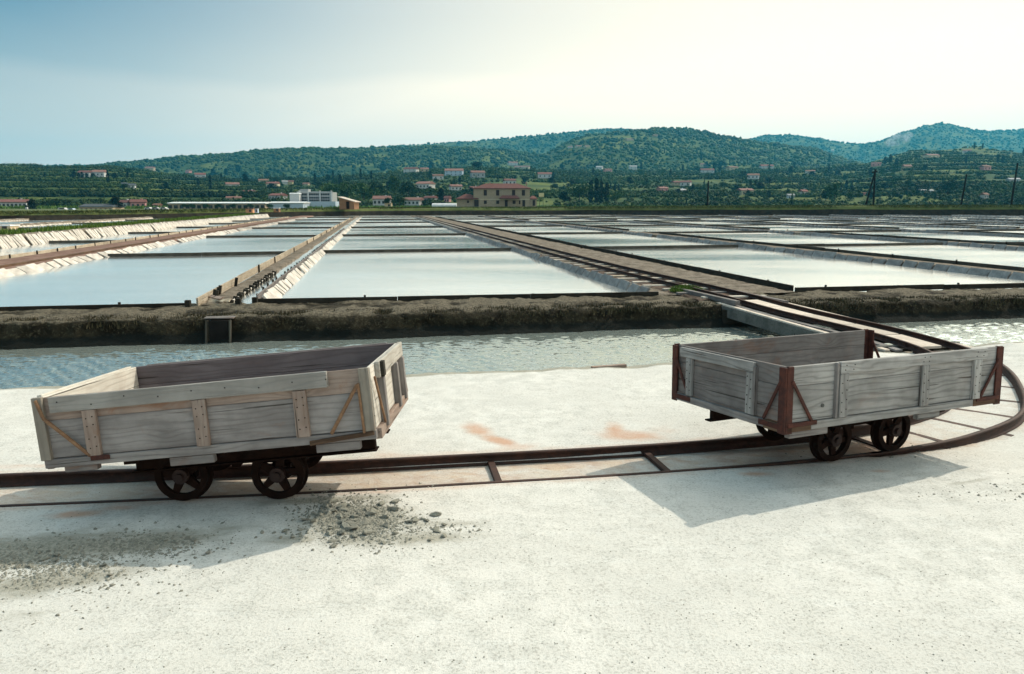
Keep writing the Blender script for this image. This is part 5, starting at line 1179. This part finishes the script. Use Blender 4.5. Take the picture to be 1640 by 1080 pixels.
def tree(kind, u, v, w, h, label, group, Y=None):
    if Y is None: Y, z = hit(u, v)
    else: z = zpx(328-v, Y)
    x = hz(u, Y); HOUSES_XY.append((x, Y, w*Y/1218.6, 0)); Hm = h*Y/1237.; nat = {'round': .82, 'bright': .82, 'cypress': .18, 'pine': .85, 'conifer': .55}[kind]; Wm = w*Y/1218.6
    r = empty(kind.replace('round', 'broadleaf').replace('bright', 'broadleaf')+'_tree', (x, Y, z-.3), random.random()*6.28); tag(r, label, 'tree', group)
    for nm, me in (('crown', random.choice(CR[kind])), ('trunk', TRK)):
        o = D.objects.new(nm, me); COL.objects.link(o); o.parent = r; o.scale = (Wm/nat if nm == 'crown' else Hm*.8, Wm/nat if nm == 'crown' else Hm*.8, Hm)
HN = [(h[0], h[1], h[-1]) for h in HL]
SEEN = {}
KN = {'cypress': 'dark pointed cypress', 'conifer': 'dark conifer', 'round': 'mid green broadleaf tree', 'bright': 'light green bushy tree', 'pine': 'dark pine'}
def near_label(kind, u, v, h):
    hu, hv, hl = min(HN, key=lambda q: (q[0]-u)**2+(q[1]-v)**2*9); side = 'left of' if u < hu-6 else 'right of' if u > hu+6 else ('above' if v < hv else 'below')
    hl = ' '.join(hl.split()[:8]).rstrip(' ,')
    for w in ('at', 'the', 'of', 'on', 'in', 'with', 'a', 'and', 'behind', 'to', 'half', 'just', 'dark', 'right', 'one'):
        if hl.endswith(' '+w): hl = hl[:-len(w)-1]
    base = KN[kind]+' '+side+' the '+hl; k = SEEN.get(base, 0); SEEN[base] = k+1
    pre = ['', 'smaller ', 'another ', 'farther '][min(k, 3)]; return ' '.join((pre+base).split()[:16])
random.seed(55)
TL = [('bright', 532, 322, 26, 34, 'bright green spreading tree right behind the factory\'s right end'), ('bright', 556, 320, 24, 32, 'bright green tree, second from the factory\'s right end'), ('bright', 583, 326, 28, 38, 'tall light green tree above the brown board shed'), ('round', 606, 322, 24, 34, 'mid green tree right of the tall light green one'), ('bright', 634, 312, 30, 34, 'large light green tree in the middle of the village'), ('round', 655, 318, 26, 30, 'dark broadleaf tree above the joined white houses'),
 ('round', 640, 330, 20, 19, 'round dark green tree in front of the white village houses'), ('round', 620, 330, 10, 16, 'small round tree before the white village house'), ('bright', 675, 312, 28, 12, 'low spreading bright tree below the middle village house'), ('conifer', 706, 322, 12, 24, 'dark conifer between the village houses'),
 ('bright', 928, 324, 30, 34, 'large light green tree between dark cypresses right of centre'), ('cypress', 946, 325, 9, 38, 'leftmost of the tall dark cypresses right of the large light tree'), ('cypress', 955, 325, 9, 41, 'second of the tall dark cypresses right of the large light tree'), ('cypress', 963, 326, 9, 38, 'third of the tall dark cypresses right of the large light tree'), ('cypress', 971, 325, 9, 34, 'rightmost of the tall dark cypresses right of the large light tree'),
 ('conifer', 903, 324, 14, 20, 'dark conifer left of the large light green tree'), ('bright', 988, 325, 20, 20, 'mid green round tree right of the cypress row'), ('bright', 1336, 323, 32, 34, 'bright yellow-green round tree on the right plain'), ('bright', 1360, 322, 18, 18, 'smaller bright tree right beside the round yellow-green one'), ('round', 1322, 322, 20, 22, 'darker tree against the left side of the yellow-green one'),
 ('pine', 761, 276, 18, 17, 'broad dark pine on the village skyline'), ('conifer', 52, 338, 16, 22, 'dark conifer right of the long pale house at the left edge'), ('conifer', 186, 333, 14, 22, 'dark conifer between the barn and the white and pink houses'), ('round', 1516, 312, 26, 26, 'big dark round tree on the terraces of the right hill'), ('conifer', 691, 275, 9, 16, 'dark conifer on the village skyline left of centre'),
 ('pine', 740, 268, 16, 12, 'dark pine just left of the broad one on the skyline')]
for i, u in enumerate((308, 330, 350, 372, 402, 432, 460, 297)): TL.append(('round', u, 333.5, 11, 8.5, 'small round tree in the row before the long white-roofed shed'))
for k, u, v, w, h, lb in TL:
    flat = v > 328; tree(k, u, v, w, h, lb, 'round trees before the long shed' if 'row before' in lb else 'trees of the village and plain', Y=None if not flat else (300 if 'row before' not in lb else 318))
CY = [(76.5, 263, 3.6, 14), (92, 263, 3.6, 9), (117, 263, 3.5, 11), (120.5, 264, 3.5, 15), (124, 264, 4, 19), (131, 263, 5, 14), (136, 263, 5, 15), (143, 264, 5, 13), (154, 265, 9, 13), (176.5, 296, 5, 22), (208, 291, 4, 16), (187, 290, 9, 13), (339, 304, 5, 24), (320, 303, 4, 18), (506, 297, 5, 20), (535, 290, 4, 17), (546, 299, 6, 20), (579, 288, 4, 17), (596, 288, 4, 15), (1025, 274, 4, 14), (886, 287, 4, 12), (1141, 279, 6, 18), (1151, 278, 5, 12), (1323, 262, 4, 15), (1420, 262, 6, 14), (1412, 263, 6, 12), (1430, 266, 6, 12), (1072, 282, 4, 12), (1120, 258, 4, 10), (1467, 312, 4, 16), (1353, 306, 5, 18), (1362, 306, 5, 12), (1540, 262, 4, 12), (1551, 240, 3, 10), (1564, 240, 3, 10), (1590, 262, 4, 14), (1598, 262, 4, 13), (1630, 250, 4, 12), (230, 274, 6, 10), (990, 308, 4, 14), (984, 306, 5, 12), (1200, 302, 4, 14), (1208, 300, 4, 12), (1390, 282, 6, 14), (690, 285, 4, 12), (737, 293, 5, 11), (345, 282, 8, 12), (365, 282, 7, 12), (430, 285, 8, 10), (395, 292, 9, 14)]
for u, v, w, h in CY: tree('cypress', u, v, w, h, near_label('cypress', u, v, h), 'cypresses on the hillsides')
for i in range(110):
    u = random.uniform(190, 1640); v = random.uniform(268, 320); kd = random.choice(['cypress', 'conifer', 'round', 'round', 'bright']); tree(kd, u, v, *random.choice([(4, 12), (10, 11), (12, 12), (8, 12)]), near_label(kd, u, v, 12), 'scattered trees on the lower hillside')

# woods on the hills: crowns by the ten thousand
def woods():
    n0 = 190000; u = rng.random(n0)*2300-330; w = rng.random(n0); Y = 350*np.exp(w*math.log(3650/350)); x = Y*(u-820)/1218.6
    far = np.clip((Y-900)/1500, 0, 1); z = terrain(u, Y)
    dens = fnoise(x, Y, 95, 21, 4); open_ = fnoise(x, Y, 55, 33, 3)
    keep = np.where(Y < 1250, dens > .50, dens > .36)
    left = (u < 420) & (Y < 1100); rightT = (u > 1370) & (Y < 1250) & (Y > 480); rows = left | rightT | ((Y < 1200) & (open_ > .56))
    st = 6.5; ph = (z/st) % 1.; onrow = (ph < .32) | (ph > .94); keep = np.where(rows, onrow & (rng.random(n0) < .85) & (dens > .30), (keep | (rng.random(n0) < .22)) & (rng.random(n0) < .85))
    # thin where close so clearings show; drop those on top of houses
    for (hx, hy, wm, hs) in HOUSES_XY:
        keep &= ~((np.abs(x-hx*(Y/hy)) < wm*.62) & (Y < hy+6) & (Y > hy-(max(19, hy*.035) if hs else 12)))
        keep &= ~((np.abs(x-hx) < wm*.6) & (np.abs(Y-hy) < 8))
    u, Y, x, z, rows, far = [a[keep] for a in (u, Y, x, z, rows, far)]; n = len(x)
    rad = (1.1+rng.random(n)**2*2.0)*(1+far*1.25); rad *= np.clip(Y/900, .62, 1); rad[rows] = 1.2+rng.random(rows.sum())*.9; vsc = np.where(rng.random(n) < .012*(far < .35), 2.4, .65+rng.random(n)*.35); vsc[rows] = .9
    t = (1+5**.5)/2; ico = np.array([(-1, t, 0), (1, t, 0), (-1, -t, 0), (1, -t, 0), (0, -1, t), (0, 1, t), (0, -1, -t), (0, 1, -t), (t, 0, -1), (t, 0, 1), (-t, 0, -1), (-t, 0, 1)])/1.9
    If = np.array([(0, 11, 5), (0, 5, 1), (0, 1, 7), (0, 7, 10), (0, 10, 11), (1, 5, 9), (5, 11, 4), (11, 10, 2), (10, 7, 6), (7, 1, 8), (3, 9, 4), (3, 4, 2), (3, 2, 6), (3, 6, 8), (3, 8, 9), (4, 9, 5), (2, 4, 11), (6, 2, 10), (8, 6, 7), (9, 8, 1)])
    narrow = np.where(vsc > 2, .42, 1.); J = .62+rng.random((n, 12, 1))*.75; V = ico[None]*J*rad[:, None, None]; V[..., 0] *= narrow[:, None]; V[..., 1] *= narrow[:, None]; V[..., 2] *= vsc[:, None]
    V[..., 0] += x[:, None]; V[..., 1] += Y[:, None]; V[..., 2] += (z+rad*vsc*.55)[:, None]
    # nearer crowns: a ragged cloud of leaf clumps over a small core
    nr = Y < 1050; cen = np.stack([x, Y, z+rad*vsc*.62], 1)[nr]; nn = len(cen); K = 34; dv = rng.normal(size=(nn, K, 3)); dv /= np.linalg.norm(dv, axis=2)[..., None]; rr = rad[nr][:, None, None]
    sc3 = np.stack([narrow[nr], narrow[nr], vsc[nr]], 1)[:, None, :]; P = cen[:, None]+dv*rr*sc3*(.62+.55*rng.random((nn, K, 1))); sz = (rr*.30)*(.6+.8*rng.random((nn, K, 1)))
    T3 = P[:, :, None]+rng.normal(size=(nn, K, 3, 3))*sz[..., None]*.8
    V[nr] = cen[:, None]+(V[nr]-cen[:, None])*.72
    tl = np.clip(fnoise(x, Y, 40, 44, 3)*1.1-.1+rng.normal(0, .22, n), 0, 1)[nr]; tl = np.clip(tl[:, None]+rng.normal(0, .12, (nn, K))+dv[..., 2]*0, 0, 1)
    m2 = mesh_np('slope_trees', T3.reshape(-1, 3), np.arange(nn*K*3).reshape(-1, 3), M['forest']); at = m2.attributes.new('tone', 'FLOAT', 'POINT'); at.data.foreach_set('value', np.repeat(tl.reshape(-1), 3).astype(np.float32))
    tag(link('slope_trees', m2), 'olive groves, orchards and scrub on the nearer slopes', 'woodland', kind='stuff'); print('near', nn)
    me = mesh_np('hill_wood', V.reshape(-1, 3), (If[None]+12*np.arange(n)[:, None, None]).reshape(-1, 3), M['forest'])
    tone = np.repeat(np.where(vsc > 2, .05, np.clip(fnoise(x, Y, 40, 44, 3)*1.1-.1+rng.normal(0, .18, n), 0, 1)), 12).astype(np.float32); at = me.attributes.new('tone', 'FLOAT', 'POINT'); at.data.foreach_set('value', tone)
    tag(link('hill_wood', me), 'dense green woods covering the farther hills', 'woodland', kind='stuff'); print('crowns', n)
woods()
# reeds and low bushes at the foot of the slope
x = rng.random(26000)*900-380; y = 330+rng.random(26000)*35; grass_field('plain_scrub', 'rough grass and low bushes at the foot of the hills', np.stack([x, y, y*0+.3], 1), 1.1, M['scrub'], .5)
# pale fields
for (u, v, w, h, lb) in ((905, 272, 70, 3, ''), (158, 294, 22, 6, ''), (1090, 322, 26, 2, '')): pass

# ------------------------------------------------------------------ smoke and haze
def volume(name, V, Fc, dens, col, label, nz=None):
    m = D.materials.new(name+'_air'); m.use_nodes = True; nt = m.node_tree; nt.nodes.clear(); o_ = nt.nodes.new('ShaderNodeOutputMaterial'); pv = nt.nodes.new('ShaderNodeVolumePrincipled')
    pv.inputs['Color'].default_value = (*col, 1); pv.inputs['Density'].default_value = dens; pv.inputs['Anisotropy'].default_value = .3; nt.links.new(pv.outputs[0], o_.inputs['Volume'])
    o = link(name, mesh_np(name, V, Fc, m)); tag(o, label, name, kind='stuff'); return o
def smoke():
    Y = 3050.; bm = bmesh.new(); pts = [(1404, 236, 4), (1411, 232, 9), (1419, 229, 13), (1428, 226, 16), (1437, 222, 15), (1445, 218, 9)]
    for u, v, r_ in pts:
        s = bmesh.ops.create_icosphere(bm, subdivisions=2, radius=r_*Y/1230*.55)['verts']
        for q in s: q.co = q.co*(1+.5*mnoise.noise(q.co*.05)); q.co.x *= 1.3
        bmesh.ops.translate(bm, vec=(hz(u, Y-260), Y-260, zpx(328-v, Y-260)), verts=s)
    return bm
bm = smoke(); me = D.meshes.new('smoke'); bm.to_mesh(me); bm.free(); m = D.materials.new('smoke_air'); m.use_nodes = True; nt = m.node_tree; nt.nodes.clear(); o_ = nt.nodes.new('ShaderNodeOutputMaterial'); pv = nt.nodes.new('ShaderNodeVolumePrincipled'); pv.inputs['Color'].default_value = (.95, .96, 1, 1); tcn = nt.nodes.new('ShaderNodeTexCoord'); nz = nt.nodes.new('ShaderNodeTexNoise'); nz.inputs['Scale'].default_value = .035; nz.inputs['Detail'].default_value = 3; nt.links.new(tcn.outputs['Object'], nz.inputs['Vector']); mrr = nt.nodes.new('ShaderNodeMapRange'); mrr.inputs[1].default_value = .42; mrr.inputs[2].default_value = .70; mrr.inputs[4].default_value = .05; nt.links.new(nz.outputs[0], mrr.inputs[0]); nt.links.new(mrr.outputs[0], pv.inputs['Density'])
nt.links.new(pv.outputs[0], o_.inputs['Volume']); me.materials.append(m)
tag(link('smoke', me), 'thin white smoke rising from the saddle on the far right ridge', 'smoke', kind='stuff')
x0, x1, y0, y1, z0, z1 = -9000, 9000, -300, 5200, -1.8, 430.
volume('haze', [(x0, y0, z0), (x1, y0, z0), (x1, y1, z0), (x0, y1, z0), (x0, y0, z1), (x1, y0, z1), (x1, y1, z1), (x0, y1, z1)], [(0, 3, 2, 1), (4, 5, 6, 7), (0, 1, 5, 4), (1, 2, 6, 5), (2, 3, 7, 6), (3, 0, 4, 7)], 1.25e-4, (.08, .64, 1.), 'pale blue summer haze over the valley and hills')
